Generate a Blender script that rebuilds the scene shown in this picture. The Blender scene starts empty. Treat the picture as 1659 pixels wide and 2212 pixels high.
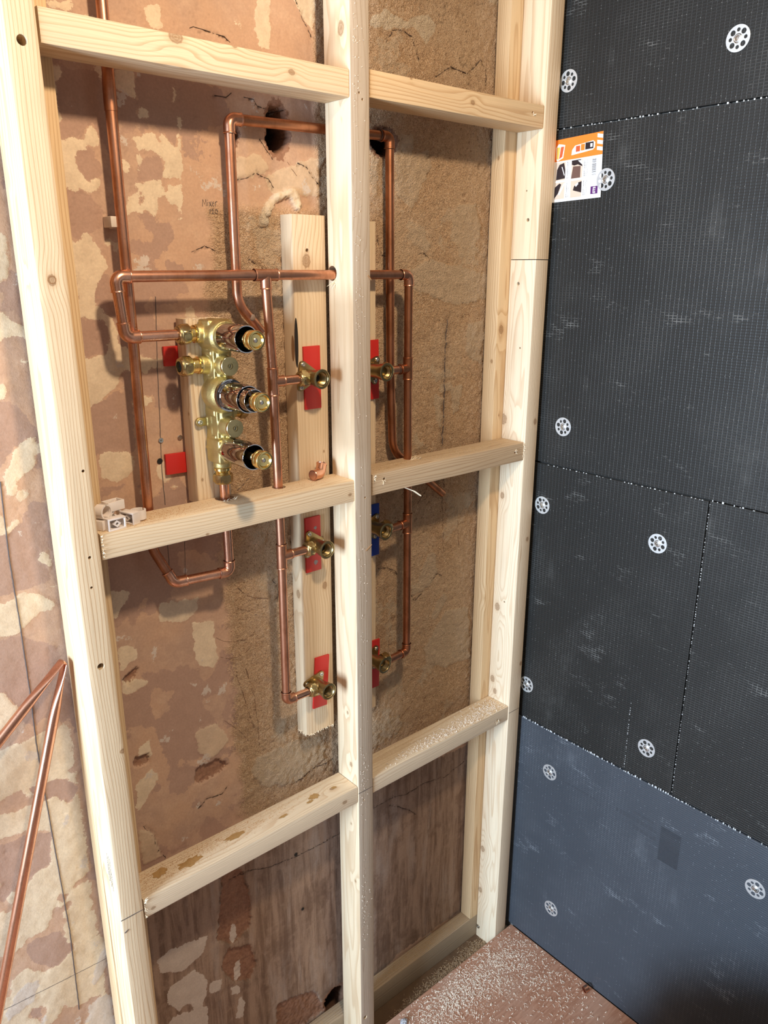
import bpy, bmesh, math, random
import numpy as np
from mathutils import Vector, Matrix

random.seed(7)
SC = bpy.context.scene
COL = SC.collection
PI = math.pi

# ---------------------------------------------------------------- camera
CAM_POS = Vector((-0.3593, -1.0, 1.7))
PITCH, YAW, ROLL, FPX = 0.3024, 0.7125, -0.0028, 1687.5
fw = Vector((math.sin(YAW) * math.cos(PITCH), math.cos(YAW) * math.cos(PITCH), -math.sin(PITCH)))
rt = Vector((math.cos(YAW), -math.sin(YAW), 0))
dn = fw.cross(rt)
c_, s_ = math.cos(ROLL), math.sin(ROLL)
rx, dx_ = c_ * rt + s_ * dn, -s_ * rt + c_ * dn
cam = bpy.data.cameras.new('camera')
cam.sensor_fit = 'VERTICAL'
cam.sensor_height = 36.0
cam.lens = FPX / 2212 * 36.0
cam.clip_start = 0.02
camo = bpy.data.objects.new('camera', cam)
COL.objects.link(camo)
up = -dx_
camo.matrix_world = Matrix(((rx.x, up.x, -fw.x, CAM_POS.x), (rx.y, up.y, -fw.y, CAM_POS.y), (rx.z, up.z, -fw.z, CAM_POS.z), (0, 0, 0, 1)))
SC.camera = camo

# ---------------------------------------------------------------- light
SC.view_settings.view_transform = 'Standard'
SC.view_settings.look = 'None'
SC.view_settings.exposure = 0.0
SC.view_settings.gamma = 1.0
SC.view_settings.use_curve_mapping = False

W = bpy.data.worlds.new('world')
SC.world = W
W.use_nodes = True
W.node_tree.nodes['Background'].inputs[0].default_value = (0.55, 0.75, 1.0, 1)
W.node_tree.nodes['Background'].inputs[1].default_value = 1.0


def lamp(name, kind, loc, energy, color, target=None, **kw):
    l = bpy.data.lights.new(name, kind)
    l.energy = energy
    l.color = color
    for k, v in kw.items():
        setattr(l, k, v)
    o = bpy.data.objects.new(name, l)
    COL.objects.link(o)
    o.location = loc
    if target is not None:
        o.rotation_euler = (Vector(target) - Vector(loc)).to_track_quat('-Z', 'Y').to_euler()
    return o


# ceiling downlight (warm) and the daylight of the window in the left wall
lamp('ceiling_downlight', 'SPOT', (0.12, -0.82, 2.405), 58, (1.0, 0.78, 0.54), (0.42, 0.05, 1.35),
     spot_size=math.radians(142), spot_blend=1.0, shadow_soft_size=0.045)
lamp('window_daylight', 'AREA', (-2.62, -0.60, 1.40), 215, (0.62, 0.80, 1.0), (0.6, -0.60, 1.10),
     shape='RECTANGLE', size=0.80, size_y=1.15)

# ---------------------------------------------------------------- node helpers


class NT:
    def __init__(self, name):
        self.m = bpy.data.materials.new(name)
        self.m.use_nodes = True
        self.t = self.m.node_tree
        self.b = self.t.nodes['Principled BSDF']

    def n(self, kind, **kw):
        nd = self.t.nodes.new(kind)
        for k, v in kw.items():
            setattr(nd, k, v)
        return nd

    def ln(self, a, b):
        self.t.links.new(a, b)

    def put(self, sock, v):
        if v is None:
            return
        if isinstance(v, bpy.types.NodeSocket):
            self.ln(v, sock)
        else:
            if hasattr(sock, 'default_value'):
                try:
                    sock.default_value = v
                except Exception:
                    sock.default_value = (*v, 1)

    def math(self, op, a, b=None, c=None, clamp=False):
        nd = self.n('ShaderNodeMath', operation=op, use_clamp=clamp)
        for i, v in enumerate((a, b, c)):
            if v is not None:
                self.put(nd.inputs[i], v)
        return nd.outputs[0]

    def vmath(self, op, a, b=None):
        nd = self.n('ShaderNodeVectorMath', operation=op)
        self.put(nd.inputs[0], a)
        if b is not None:
            self.put(nd.inputs[1], b)
        return nd.outputs[0]

    def coord(self, out='Object'):
        return self.n('ShaderNodeTexCoord').outputs[out]

    def mapping(self, vec, loc=(0, 0, 0), rot=(0, 0, 0), scale=(1, 1, 1)):
        nd = self.n('ShaderNodeMapping')
        self.ln(vec, nd.inputs['Vector'])
        nd.inputs['Location'].default_value = loc
        nd.inputs['Rotation'].default_value = rot
        nd.inputs['Scale'].default_value = scale
        return nd.outputs[0]

    def noise(self, vec, scale, detail=3, rough=0.55, dist=0.0, out='Fac'):
        nd = self.n('ShaderNodeTexNoise')
        if vec is not None:
            self.ln(vec, nd.inputs['Vector'])
        nd.inputs['Scale'].default_value = scale
        nd.inputs['Detail'].default_value = detail
        nd.inputs['Roughness'].default_value = rough
        nd.inputs['Distortion'].default_value = dist
        return nd.outputs[out]

    def step(self, v, lo, hi):
        nd = self.n('ShaderNodeMapRange', interpolation_type='SMOOTHSTEP')
        self.put(nd.inputs['Value'], v)
        nd.inputs['From Min'].default_value = lo
        nd.inputs['From Max'].default_value = hi
        return nd.outputs[0]

    def mix(self, f, a, b, mode='MIX'):
        nd = self.n('ShaderNodeMix', data_type='RGBA', blend_type=mode)
        self.put(nd.inputs[0], f)
        for s, v in ((nd.inputs[6], a), (nd.inputs[7], b)):
            if isinstance(v, bpy.types.NodeSocket):
                self.ln(v, s)
            else:
                s.default_value = (*v[:3], 1)
        return nd.outputs[2]

    def sep(self, v):
        nd = self.n('ShaderNodeSeparateXYZ')
        self.ln(v, nd.inputs[0])
        return nd.outputs

    def comb(self, x, y, z):
        nd = self.n('ShaderNodeCombineXYZ')
        for i, v in enumerate((x, y, z)):
            self.put(nd.inputs[i], v)
        return nd.outputs[0]

    def bump(self, h, strength=0.3, dist=0.001):
        nd = self.n('ShaderNodeBump')
        nd.inputs['Strength'].default_value = strength
        nd.inputs['Distance'].default_value = dist
        self.ln(h, nd.inputs['Height'])
        self.ln(nd.outputs[0], self.b.inputs['Normal'])

    def set(self, color=None, rough=None, metal=None, **kw):
        b = self.b
        if color is not None:
            if isinstance(color, bpy.types.NodeSocket):
                self.ln(color, b.inputs['Base Color'])
            else:
                b.inputs['Base Color'].default_value = (*color, 1)
        if rough is not None:
            self.put(b.inputs['Roughness'], rough)
        if metal is not None:
            self.put(b.inputs['Metallic'], metal)
        for k, v in kw.items():
            self.put(b.inputs[k], v)
        return self.m


def plain(name, color, rough=0.5, metal=0.0, var=0.12, scale=60, **kw):
    t = NT(name)
    nz = t.noise(t.coord(), scale, 3)
    f = t.math('MULTIPLY_ADD', nz, 2 * var, 1 - var)
    col = t.mix(1.0, color, t.comb(f, f, f), 'MULTIPLY')
    return t.set(col, rough, metal, **kw)


def wood(name, pale, late, off=(0.03, 0.02), spacing=0.0042, strength=0.75, knots=(), knotc=(0.20, 0.095, 0.035)):
    """planed softwood, grain along local Z; knots: (x, y, z, radius) in the timber's own space"""
    t = NT(name)
    rnd = t.n('ShaderNodeObjectInfo').outputs['Random']
    p0 = t.coord()
    p = t.vmath('ADD', p0, t.comb(t.math('MULTIPLY', rnd, 0.03), t.math('MULTIPLY', rnd, -0.023), t.math('MULTIPLY', rnd, 37.0)))
    warp = t.noise(t.mapping(p, scale=(1, 1, 0.10)), 16, 2, out='Color')
    w2 = t.noise(t.mapping(p, scale=(1, 1, 0.05)), 45, 2, out='Color')
    q = t.vmath('ADD', p, t.vmath('MULTIPLY', t.vmath('SUBTRACT', warp, (0.5, 0.5, 0.5)), (0.042, 0.042, 0)))
    q = t.vmath('ADD', q, t.vmath('MULTIPLY', t.vmath('SUBTRACT', w2, (0.5, 0.5, 0.5)), (0.006, 0.006, 0)))
    q = t.vmath('ADD', q, (off[0], off[1], 0))
    xyz = t.sep(q)
    r = t.math('SQRT', t.math('ADD', t.math('POWER', xyz[0], 2.0), t.math('POWER', xyz[1], 2.0)))
    kd = None
    for kx, ky, kz, kr in knots:
        e = t.vmath('MULTIPLY', t.vmath('SUBTRACT', p0, (kx, ky, kz)), (1 / kr, 1 / kr, .72 / kr))
        nd = t.n('ShaderNodeVectorMath', operation='LENGTH')
        t.ln(e, nd.inputs[0])
        kd = nd.outputs['Value'] if kd is None else t.math('MINIMUM', kd, nd.outputs['Value'])
        r = t.math('ADD', r, t.math('MULTIPLY', t.math('SUBTRACT', 1.0, t.step(t.math('DIVIDE', nd.outputs['Value'], 6.0), 0.12, 1.0)), kr * 1.0))
    fr = t.math('FRACT', t.math('DIVIDE', r, spacing))
    line = t.math('MULTIPLY', t.step(fr, 0.45, 0.93), t.math('SUBTRACT', 1.0, t.step(fr, 0.93, 1.0)))
    amt = t.math('MULTIPLY', line, t.math('MULTIPLY_ADD', t.noise(t.mapping(p, scale=(1, 1, 0.2)), 20, 2), 1.1, 0.15))
    fib = t.noise(t.mapping(p, scale=(1, 1, 0.02)), 900, 2)
    blot = t.noise(t.mapping(p, scale=(1, 1, 0.3)), 9, 3)
    col = t.mix(t.math('MULTIPLY', amt, strength, clamp=True), pale, late)
    col = t.mix(t.math('MULTIPLY', t.step(blot, 0.42, 0.75), 0.30), col, tuple(0.45 * a + 0.55 * b for a, b in zip(pale, late)))
    f = t.math('MULTIPLY_ADD', fib, 0.34, 0.83)
    col = t.mix(1.0, col, t.comb(f, f, f), 'MULTIPLY')
    if kd is not None:
        kd = t.math('ADD', kd, t.math('MULTIPLY', t.math('SUBTRACT', t.noise(p0, 260, 2), 0.5), 0.5))
        halo = t.math('SUBTRACT', 1.0, t.step(kd, 0.9, 1.9))
        core = t.math('SUBTRACT', 1.0, t.step(kd, 0.85, 1.02))
        ringk = t.math('FRACT', t.math('MULTIPLY', kd, 3.0))
        col = t.mix(t.math('MULTIPLY', halo, 0.32), col, late)
        col = t.mix(t.math('MULTIPLY', core, t.math('MULTIPLY_ADD', ringk, -0.35, 0.72)), col, knotc)
    t.bump(t.math('ADD', t.math('MULTIPLY', fib, 0.6), line), 0.25, 0.0006)
    return t.set(col, 0.62, 0.0, **{'Specular IOR Level': 0.3})


WOODS = {
    'pine': dict(pale=(0.70, 0.55, 0.365), late=(0.48, 0.29, 0.145)),
    'pine_pale': dict(pale=(0.72, 0.59, 0.42), late=(0.54, 0.36, 0.21), off=(0.05, 0.004), spacing=0.0036),
    'pine_warm': dict(pale=(0.69, 0.50, 0.29), late=(0.44, 0.24, 0.10), off=(0.012, 0.06), spacing=0.005),
    'pine_plain': dict(pale=(0.69, 0.54, 0.36), late=(0.47, 0.29, 0.15), off=(0.09, 0.01), spacing=0.0065, strength=0.7),
    'pine_weathered': dict(pale=(0.56, 0.42, 0.27), late=(0.33, 0.195, 0.10), off=(0.02, 0.05)),
    'pine_rough': dict(pale=(0.47, 0.38, 0.285), late=(0.36, 0.265, 0.185), off=(0.03, 0.08), spacing=0.003, strength=0.6),
    'pine_grimy': dict(pale=(0.40, 0.31, 0.21), late=(0.25, 0.165, 0.095), off=(0.02, 0.05)),
}
M = {}
for _k, _v in WOODS.items():
    M[_k] = wood(_k, **_v)
M['sawn_end'] = plain('sawn_end_grain', (0.60, 0.42, 0.24), 0.8, scale=300, var=0.3)
M['fray'] = plain('torn_wood_fibre', (0.85, 0.72, 0.52), 0.8)
M['char'] = plain('scorched_wood', (0.012, 0.008, 0.006), 0.9)
M['scorch'] = plain('brown_scorch', (0.30, 0.16, 0.07), 0.8)
M['hole'] = plain('dark_recess', (0.02, 0.013, 0.009), 0.9)
M['pencil'] = plain('pencil_graphite', (0.09, 0.07, 0.065), 0.6)


def copper(name, c1, c2, r0=0.22):
    t = NT(name)
    p = t.coord()
    nz = t.noise(t.mapping(p, scale=(1, 1, 0.6)), 38, 4, 0.6)
    sp = t.noise(p, 420, 2)
    col = t.mix(t.step(nz, 0.40, 0.68), c1, c2)
    col = t.mix(t.math('MULTIPLY', t.step(sp, 0.62, 0.78), 0.5), col, tuple(0.4 * a for a in c2))
    rough = t.math('MULTIPLY_ADD', nz, 0.28, r0)
    t.bump(sp, 0.05, 0.0003)
    return t.set(col, rough, 1.0)


M['copper'] = copper('copper_tube', (0.66, 0.33, 0.21), (0.46, 0.205, 0.115))
M['copper_new'] = copper('clean_copper', (0.76, 0.405, 0.27), (0.60, 0.29, 0.18), 0.14)
M['copper_shaded'] = copper('shaded_copper', (0.46, 0.20, 0.105), (0.30, 0.12, 0.055), 0.28)  # darker copy of the copper: shade on the right-hand pipes put into the colour
M['solder'] = plain('solder_and_flux', (0.10, 0.07, 0.06), 0.5, 0.4)


def brass(name, c, r, bump=0.0, sc=700):
    t = NT(name)
    p = t.coord()
    nz = t.noise(p, 60, 3)
    gr = t.noise(p, sc, 2)
    f = t.math('MULTIPLY_ADD', nz, 0.5, 0.75)
    t.set(t.mix(1.0, c, t.comb(f, f, f), 'MULTIPLY'), t.math('MULTIPLY_ADD', nz, 0.15, r), 1.0)
    if bump:
        t.bump(gr, bump, 0.0005)
    return t.m


M['brass_cast'] = brass('cast_brass', (0.52, 0.41, 0.175), 0.42, 0.7, 380)
M['brass'] = brass('machined_brass', (0.52, 0.40, 0.19), 0.20)
M['brass_bright'] = brass('bright_brass', (0.80, 0.60, 0.24), 0.14)
M['brass_dark'] = brass('plumbing_brass', (0.40, 0.30, 0.145), 0.26, 0.1)
M['chrome'] = plain('chrome', (0.45, 0.43, 0.43), 0.05, 1.0, var=0.04)
M['steel'] = plain('zinc_steel', (0.62, 0.62, 0.60), 0.3, 1.0)
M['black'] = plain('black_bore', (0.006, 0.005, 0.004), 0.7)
M['red'] = plain('red_plastic', (0.52, 0.020, 0.014), 0.42, var=0.06, scale=40)
M['blue'] = plain('blue_plastic', (0.005, 0.035, 0.30), 0.4, var=0.06)
M['white_plastic'] = plain('white_plastic', (0.80, 0.72, 0.66), 0.35, **{'Subsurface Weight': 0.15, 'Subsurface Radius': (0.004, 0.003, 0.002)})
M['ceiling'] = plain('grey_undercoat', (0.36, 0.33, 0.30), 0.8)
M['sawdust'] = plain('sawdust_heap', (0.55, 0.38, 0.20), 0.95, scale=500, var=0.4)
M['shaving'] = plain('wood_shaving', (0.84, 0.73, 0.60), 0.7)
M['panel_edge'] = plain('panel_edge', (0.18, 0.10, 0.06), 0.7)

# ---------------------------------------------------------------- mesh helpers


def tag(o, label=None, cat=None, group=None, kind=None):
    for k, v in (('label', label), ('category', cat), ('group', group), ('kind', kind)):
        if v:
            o[k] = v
    return o


def link(name, bm, mat, parent=None, smooth=True, angle=35, loc=None):
    me = bpy.data.meshes.new(name)
    bmesh.ops.recalc_face_normals(bm, faces=bm.faces)
    if loc is not None:
        bmesh.ops.translate(bm, verts=bm.verts, vec=-Vector(loc))
    bm.to_mesh(me)
    bm.free()
    return link_mesh(name, me, mat, parent, smooth, angle, loc)


def link_mesh(name, me, mat, parent=None, smooth=True, angle=35, loc=None):
    if smooth:
        me.polygons.foreach_set('use_smooth', [True] * len(me.polygons))
        me.set_sharp_from_angle(angle=math.radians(angle))
    if mat is not None:
        me.materials.append(mat)
    o = bpy.data.objects.new(name, me)
    COL.objects.link(o)
    if loc is not None:
        o.location = loc
    if parent is not None:
        o.parent = parent
        o.matrix_parent_inverse = parent.matrix_basis.inverted()
    return o


def empty(name, loc, label, cat, group=None):
    o = bpy.data.objects.new(name, None)
    o.empty_display_size = 0.02
    COL.objects.link(o)
    o.location = loc
    return tag(o, label, cat, group)


def box(bm, x0, x1, y0, y1, z0, z1, bevel=0.0, seg=2, axis=None):
    """axis: bevel only the edges along that axis (0,1,2); None bevels all."""
    mat = Matrix.Translation(((x0 + x1) / 2, (y0 + y1) / 2, (z0 + z1) / 2)) @ Matrix.Diagonal((x1 - x0, y1 - y0, z1 - z0, 1))
    r = bmesh.ops.create_cube(bm, size=1, matrix=mat)
    if bevel:
        es = set()
        for v in r['verts']:
            for e in v.link_edges:
                d = (e.verts[0].co - e.verts[1].co).normalized()
                if axis is None or abs(d[axis]) > 0.9:
                    es.add(e)
        bmesh.ops.bevel(bm, geom=list(es), offset=bevel, segments=seg, profile=0.6, affect='EDGES')


def frame(d):
    d = Vector(d).normalized()
    a = Vector((0, 0, 1)) if abs(d.z) < 0.9 else Vector((1, 0, 0))
    u = d.cross(a).normalized()
    return u, d.cross(u).normalized(), d


def sweep(bm, pts, rad, n=24, caps=True, closed=False):
    pts = [Vector(p) for p in pts]
    rads = rad if isinstance(rad, (list, tuple)) else [rad] * len(pts)
    rings = []
    u = None
    for i, p in enumerate(pts):
        a = pts[max(i - 1, 0)]
        b = pts[min(i + 1, len(pts) - 1)]
        d = (b - a)
        d = d.normalized() if d.length > 1e-9 else Vector((0, 0, 1))
        if u is None:
            u = frame(d)[0]
        u = (u - d * u.dot(d)).normalized()
        v = d.cross(u)
        rings.append([bm.verts.new(p + rads[i] * (math.cos(2 * PI * k / n) * u + math.sin(2 * PI * k / n) * v)) for k in range(n)])
    for r0, r1 in zip(rings, rings[1:]):
        for k in range(n):
            bm.faces.new((r0[k], r0[(k + 1) % n], r1[(k + 1) % n], r1[k]))
    if caps:
        bm.faces.new(rings[0][::-1])
        bm.faces.new(rings[-1])


def lathe(bm, origin, d, prof, n=32, caps=True):
    """prof: list of (distance along d, radius)"""
    o = Vector(origin)
    u, v, d = frame(d)
    rings = []
    for t, r in prof:
        rings.append([bm.verts.new(o + d * t + max(r, 1e-5) * (math.cos(2 * PI * k / n) * u + math.sin(2 * PI * k / n) * v)) for k in range(n)])
    for r0, r1 in zip(rings, rings[1:]):
        for k in range(n):
            bm.faces.new((r0[k], r0[(k + 1) % n], r1[(k + 1) % n], r1[k]))
    if caps:
        bm.faces.new(rings[0][::-1])
        bm.faces.new(rings[-1])


def hexnut(bm, origin, d, length, rflat, bore=0.0078, rot=0.3):
    """hexagonal nut with chamfered corners and an open bore"""
    o = Vector(origin)
    u, v, d = frame(d)
    n = 36
    rc = rflat / math.cos(PI / 6)

    def hexr(a):
        m = (a % (PI / 3)) - PI / 6
        return rflat / math.cos(m)
    rings = []
    for t, cap in ((0, bore), (0, rflat * 0.97), (length * 0.05, rflat * 1.03), (length * 0.16, rc), (length * 0.84, rc), (length * 0.95, rflat * 1.03), (length, rflat * 0.97), (length, bore)):
        ring = []
        for k in range(n):
            a = 2 * PI * k / n
            rr = min(cap, hexr(a))
            ring.append(bm.verts.new(o + d * t + rr * (math.cos(a + rot) * u + math.sin(a + rot) * v)))
        rings.append(ring)
    rings.append(rings[0])
    for r0, r1 in zip(rings, rings[1:]):
        for k in range(n):
            bm.faces.new((r0[k], r0[(k + 1) % n], r1[(k + 1) % n], r1[k]))


def fillet(pts, r, seg=10):
    pts = [Vector(p) for p in pts]
    out = [pts[0]]
    for i in range(1, len(pts) - 1):
        p, a, b = pts[i], pts[i - 1], pts[i + 1]
        da, db = (a - p).normalized(), (b - p).normalized()
        ang = da.angle(db)
        rr = r[i - 1] if isinstance(r, (list, tuple)) else r
        t = rr / math.tan(ang / 2)
        t = min(t, (a - p).length * 0.49, (b - p).length * 0.49)
        rr = t * math.tan(ang / 2)
        cen = p + (da + db).normalized() * (rr / math.sin(ang / 2))
        s, e = p + da * t - cen, p + db * t - cen
        tot = s.angle(e)
        ax = s.cross(e).normalized()
        for k in range(seg + 1):
            out.append(cen + Matrix.Rotation(tot * k / seg, 3, ax) @ s)
    out.append(pts[-1])
    return out


R15 = 0.0075


def pipe(pts, parent, mat='copper', r=R15, bend=0.02, name='pipe'):
    bm = bmesh.new()
    p = fillet(pts, bend) if len(pts) > 2 else [Vector(q) for q in pts]
    full = [p[0]]
    for a, b in zip(p, p[1:]):
        k = max(1, int((b - a).length / 0.05))
        for i in range(1, k + 1):
            full.append(a.lerp(b, i / k))
    sweep(bm, full, r, 28)
    return link(name, bm, M[mat], parent)


def fitting_tube(bm, pts, r=0.0088, lips=(True, True)):
    p = [Vector(q) for q in pts]
    rads = [r] * len(p)
    sweep(bm, p, rads, 28)
    for end, (a, b) in zip(lips, ((p[0], p[1]), (p[-1], p[-2]))):
        if end:
            d = (b - a).normalized()
            lathe(bm, a, d, [(0, R15), (0, r + 0.0003), (0.0006, r + 0.0007), (0.0016, r + 0.0005), (0.0022, r), (0.0022, R15)], 28, caps=False)


def elbow(P, d1, d2, parent, L=0.019, mat='copper', name='elbow'):
    P, d1, d2 = Vector(P), Vector(d1).normalized(), Vector(d2).normalized()
    bm = bmesh.new()
    fitting_tube(bm, fillet([P + d1 * L, P, P + d2 * L], 0.011, 10))
    return link(name, bm, M[mat], parent)


def tee(P, ax, br, parent, L=0.019, Lb=0.018, mat='copper', name='tee'):
    P, ax, br = Vector(P), Vector(ax).normalized(), Vector(br).normalized()
    bm = bmesh.new()
    fitting_tube(bm, [P - ax * L, P - ax * L * 0.6, P + ax * L * 0.6, P + ax * L])
    fitting_tube(bm, [P, P + br * 0.006, P + br * Lb], r=0.0086, lips=(False, True))
    return link(name, bm, M[mat], parent)


def cut(o, cutters):
    """bore real holes: (centre, axis, radius, depth) in world coordinates"""
    bm = bmesh.new()
    for c, d, r, dep in cutters:
        lathe(bm, Vector(c) - Vector(d).normalized() * 0.002, d, [(0, r), (dep + 0.002, r * 0.92)], 16)
    bmesh.ops.recalc_face_normals(bm, faces=bm.faces)
    me = bpy.data.meshes.new('bore')
    bm.to_mesh(me)
    bm.free()
    co = bpy.data.objects.new('bore', me)
    COL.objects.link(co)
    md = o.modifiers.new('bore', 'BOOLEAN')
    md.object = co
    md.operation = 'DIFFERENCE'
    md.solver = 'EXACT'
    bpy.context.view_layer.update()
    dg = bpy.context.evaluated_depsgraph_get()
    new = bpy.data.meshes.new_from_object(o.evaluated_get(dg))
    o.modifiers.clear()
    if len(new.polygons) > 6:
        o.data = new
        new.set_sharp_from_angle(angle=math.radians(35))
    bpy.data.objects.remove(co)
    bpy.data.meshes.remove(me)


def timber(name, x0, x1, y0, y1, z0, z1, axis, mat, label, cat='timber', group=None, lean=0.0, bevel=0.0028, holes=(), knots=()):
    """a length of planed softwood, its grain along local Z"""
    dims = [x1 - x0, y1 - y0, z1 - z0]
    cen = Vector(((x0 + x1) / 2, (y0 + y1) / 2, (z0 + z1) / 2))
    bm = bmesh.new()
    if axis == 2:
        a, b, c, rot = dims[0], dims[1], dims[2], (0, math.atan(lean), 0)
    elif axis == 0:
        a, b, c, rot = dims[2], dims[1], dims[0], (0, PI / 2, 0)
    else:
        a, b, c, rot = dims[0], dims[2], dims[1], (PI / 2, 0, 0)
    box(bm, -a / 2, a / 2, -b / 2, b / 2, -c / 2, c / 2, bevel, 2, 2)
    o = link(name, bm, M[mat])
    o.location = cen
    o.rotation_euler = rot
    if lean:
        o.location.x += lean * (cen.z - 1.2)
    bpy.context.view_layer.update()
    if holes:
        cut(o, holes)
    if knots:
        inv = o.matrix_basis.inverted()
        o.data.materials[0] = wood(mat + '_knotty', knots=[(*(inv @ Vector(k[:3])), k[3]) for k in knots], **WOODS[mat])
    return tag(o, label, cat, group)


def child_of(o, p):
    o.parent = p
    o.matrix_parent_inverse = p.matrix_basis.inverted()
    return o

# ================================================================ the room
WALL_Y = 0.104
XB = 0.936          # face of the tile backer boards
FLOOR_Z, PANEL_Z = 0.045, 0.095
CEIL_Z = 2.44
XL, YF = -2.70, -2.3

# outlines on the back wall, in metres (x, z)
CREAM=[[(0.033,1.856),(0.073,1.86),(0.079,1.849),(0.062,1.84),(0.06,1.829),(0.072,1.813),(0.089,1.817),(0.089,1.804),(0.077,1.793),(0.066,1.798),(0.055,1.802),(0.036,1.796),(0.038,1.819),(0.035,1.827),(0.035,1.84)],[(0.036,1.738),(0.047,1.734),(0.055,1.735),(0.07,1.743),(0.08,1.732),(0.079,1.723),(0.091,1.698),(0.072,1.684),(0.066,1.662),(0.07,1.647),(0.093,1.624),(0.097,1.585),(0.076,1.58),(0.083,1.621),(0.071,1.631),(0.039,1.638),(0.048,1.663),(0.042,1.693),(0.038,1.705),(0.038,1.71),(0.048,1.722)],[(0.041,1.576),(0.065,1.581),(0.089,1.586),(0.09,1.54),(0.08,1.53),(0.038,1.51)],[(0.141,1.867),(0.172,1.878),(0.181,1.865),(0.187,1.877),(0.208,1.855),(0.207,1.822),(0.18,1.82),(0.186,1.842),(0.176,1.853),(0.162,1.856),(0.152,1.849)],[(0.134,1.814),(0.145,1.812),(0.176,1.811),(0.175,1.796),(0.165,1.768),(0.157,1.773),(0.149,1.797)],[(0.125,1.838),(0.13,1.84),(0.13,1.824),(0.125,1.819)],[(0.143,1.844),(0.151,1.842),(0.149,1.822),(0.144,1.826)],[(0.174,2.029),(0.198,2.039),(0.194,2.019),(0.202,2.008),(0.175,2.005)],[(0.299,2.054),(0.306,2.049),(0.311,2.04),(0.32,2.034),(0.323,2.029),(0.31,2.028),(0.309,2.035)],[(0.352,2.094),(0.37,2.097),(0.37,2.009),(0.351,2.011),(0.346,2.033)],[(0.412,2.106),(0.455,2.114),(0.451,2.046),(0.43,2.058),(0.418,2.071)],[(0.562,2.087),(0.592,2.102),(0.633,2.093),(0.691,2.114),(0.713,2.097),(0.686,2.064),(0.664,2.088),(0.612,2.078),(0.562,2.071)],[(0.838,2.184),(0.867,2.189),(0.865,2.158),(0.844,2.157)],[(0.041,2.012),(0.083,2.02),(0.072,2.007),(0.042,2.006)],[(0.036,1.936),(0.043,1.937),(0.043,1.911),(0.049,1.88),(0.039,1.88),(0.037,1.91)],[(0.047,1.943),(0.056,1.944),(0.052,1.923),(0.044,1.926)],[(0.096,1.95),(0.109,1.952),(0.107,1.938),(0.101,1.934)],[(0.126,1.949),(0.156,1.953),(0.149,1.916),(0.136,1.92),(0.132,1.925),(0.125,1.927)],[(0.154,1.908),(0.166,1.904),(0.17,1.892),(0.153,1.892)],[(0.208,1.952),(0.214,1.952),(0.21,1.915),(0.206,1.914)],[(0.212,1.903),(0.217,1.904),(0.204,1.738),(0.2,1.738)],[(-0.077,1.739),(-0.039,1.74),(-0.038,1.71),(-0.044,1.687),(-0.085,1.682)],[(-0.091,1.643),(-0.053,1.644),(-0.052,1.618),(-0.063,1.604),(-0.096,1.603)],[(-0.103,1.556),(-0.066,1.552),(-0.063,1.54),(-0.073,1.529),(-0.107,1.528)],[(-0.084,1.431),(-0.063,1.466),(-0.038,1.479),(-0.038,1.443),(-0.057,1.432),(-0.07,1.419),(-0.082,1.398),(-0.084,1.412)],[(-0.125,1.403),(-0.088,1.381),(-0.087,1.36),(-0.07,1.373),(-0.068,1.362),(-0.088,1.352),(-0.131,1.356)],[(-0.072,1.408),(-0.053,1.406),(-0.05,1.396),(-0.065,1.39),(-0.073,1.398)],[(-0.054,1.311),(-0.04,1.318),(-0.034,1.285),(-0.052,1.3)],[(-0.146,1.253),(-0.111,1.251),(-0.072,1.263),(-0.04,1.236),(-0.038,1.228),(-0.068,1.222),(-0.085,1.213),(-0.093,1.2),(-0.152,1.21)],[(0.04,1.232),(0.074,1.223),(0.069,1.205),(0.044,1.181),(0.038,1.214)],[(0.047,1.137),(0.072,1.124),(0.078,1.106),(0.058,1.1),(0.047,1.084)],[(0.046,1.08),(0.074,1.066),(0.091,1.056),(0.073,1.05),(0.05,1.05),(0.044,1.06)],[(0.121,1.186),(0.19,1.179),(0.184,1.155),(0.162,1.141),(0.118,1.158)],[(0.174,1.137),(0.212,1.13),(0.216,1.059),(0.206,1.04),(0.18,1.053),(0.173,1.091)],[(-0.163,1.131),(-0.122,1.116),(-0.108,1.087),(-0.123,1.07),(-0.144,1.049),(-0.173,1.061)],[(-0.177,1.033),(-0.102,1.03),(-0.067,1.04),(-0.057,1.011),(-0.041,0.963),(-0.071,0.952),(-0.095,0.979),(-0.123,0.968),(-0.186,0.975)],[(-0.191,0.938),(-0.129,0.922),(-0.075,0.92),(-0.057,0.894),(-0.095,0.87),(-0.14,0.886),(-0.197,0.893)],[(-0.166,0.746),(-0.132,0.796),(-0.097,0.793),(-0.092,0.745),(-0.117,0.687),(-0.16,0.688),(-0.219,0.737),(-0.215,0.769)],[(-0.086,0.83),(-0.048,0.837),(-0.038,0.795),(-0.061,0.79),(-0.077,0.808)],[(-0.081,0.615),(-0.034,0.622),(-0.026,0.577),(-0.055,0.576),(-0.077,0.583)],[(-0.181,0.629),(-0.152,0.636),(-0.128,0.6),(-0.146,0.574),(-0.181,0.581)],[(0.048,0.877),(0.083,0.897),(0.093,0.874),(0.07,0.848),(0.051,0.821)],[(0.059,0.944),(0.084,0.955),(0.085,0.923),(0.067,0.904)],[(0.05,1.44),(0.074,1.443),(0.099,1.436),(0.1,1.414),(0.078,1.397),(0.046,1.406)]]
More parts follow.
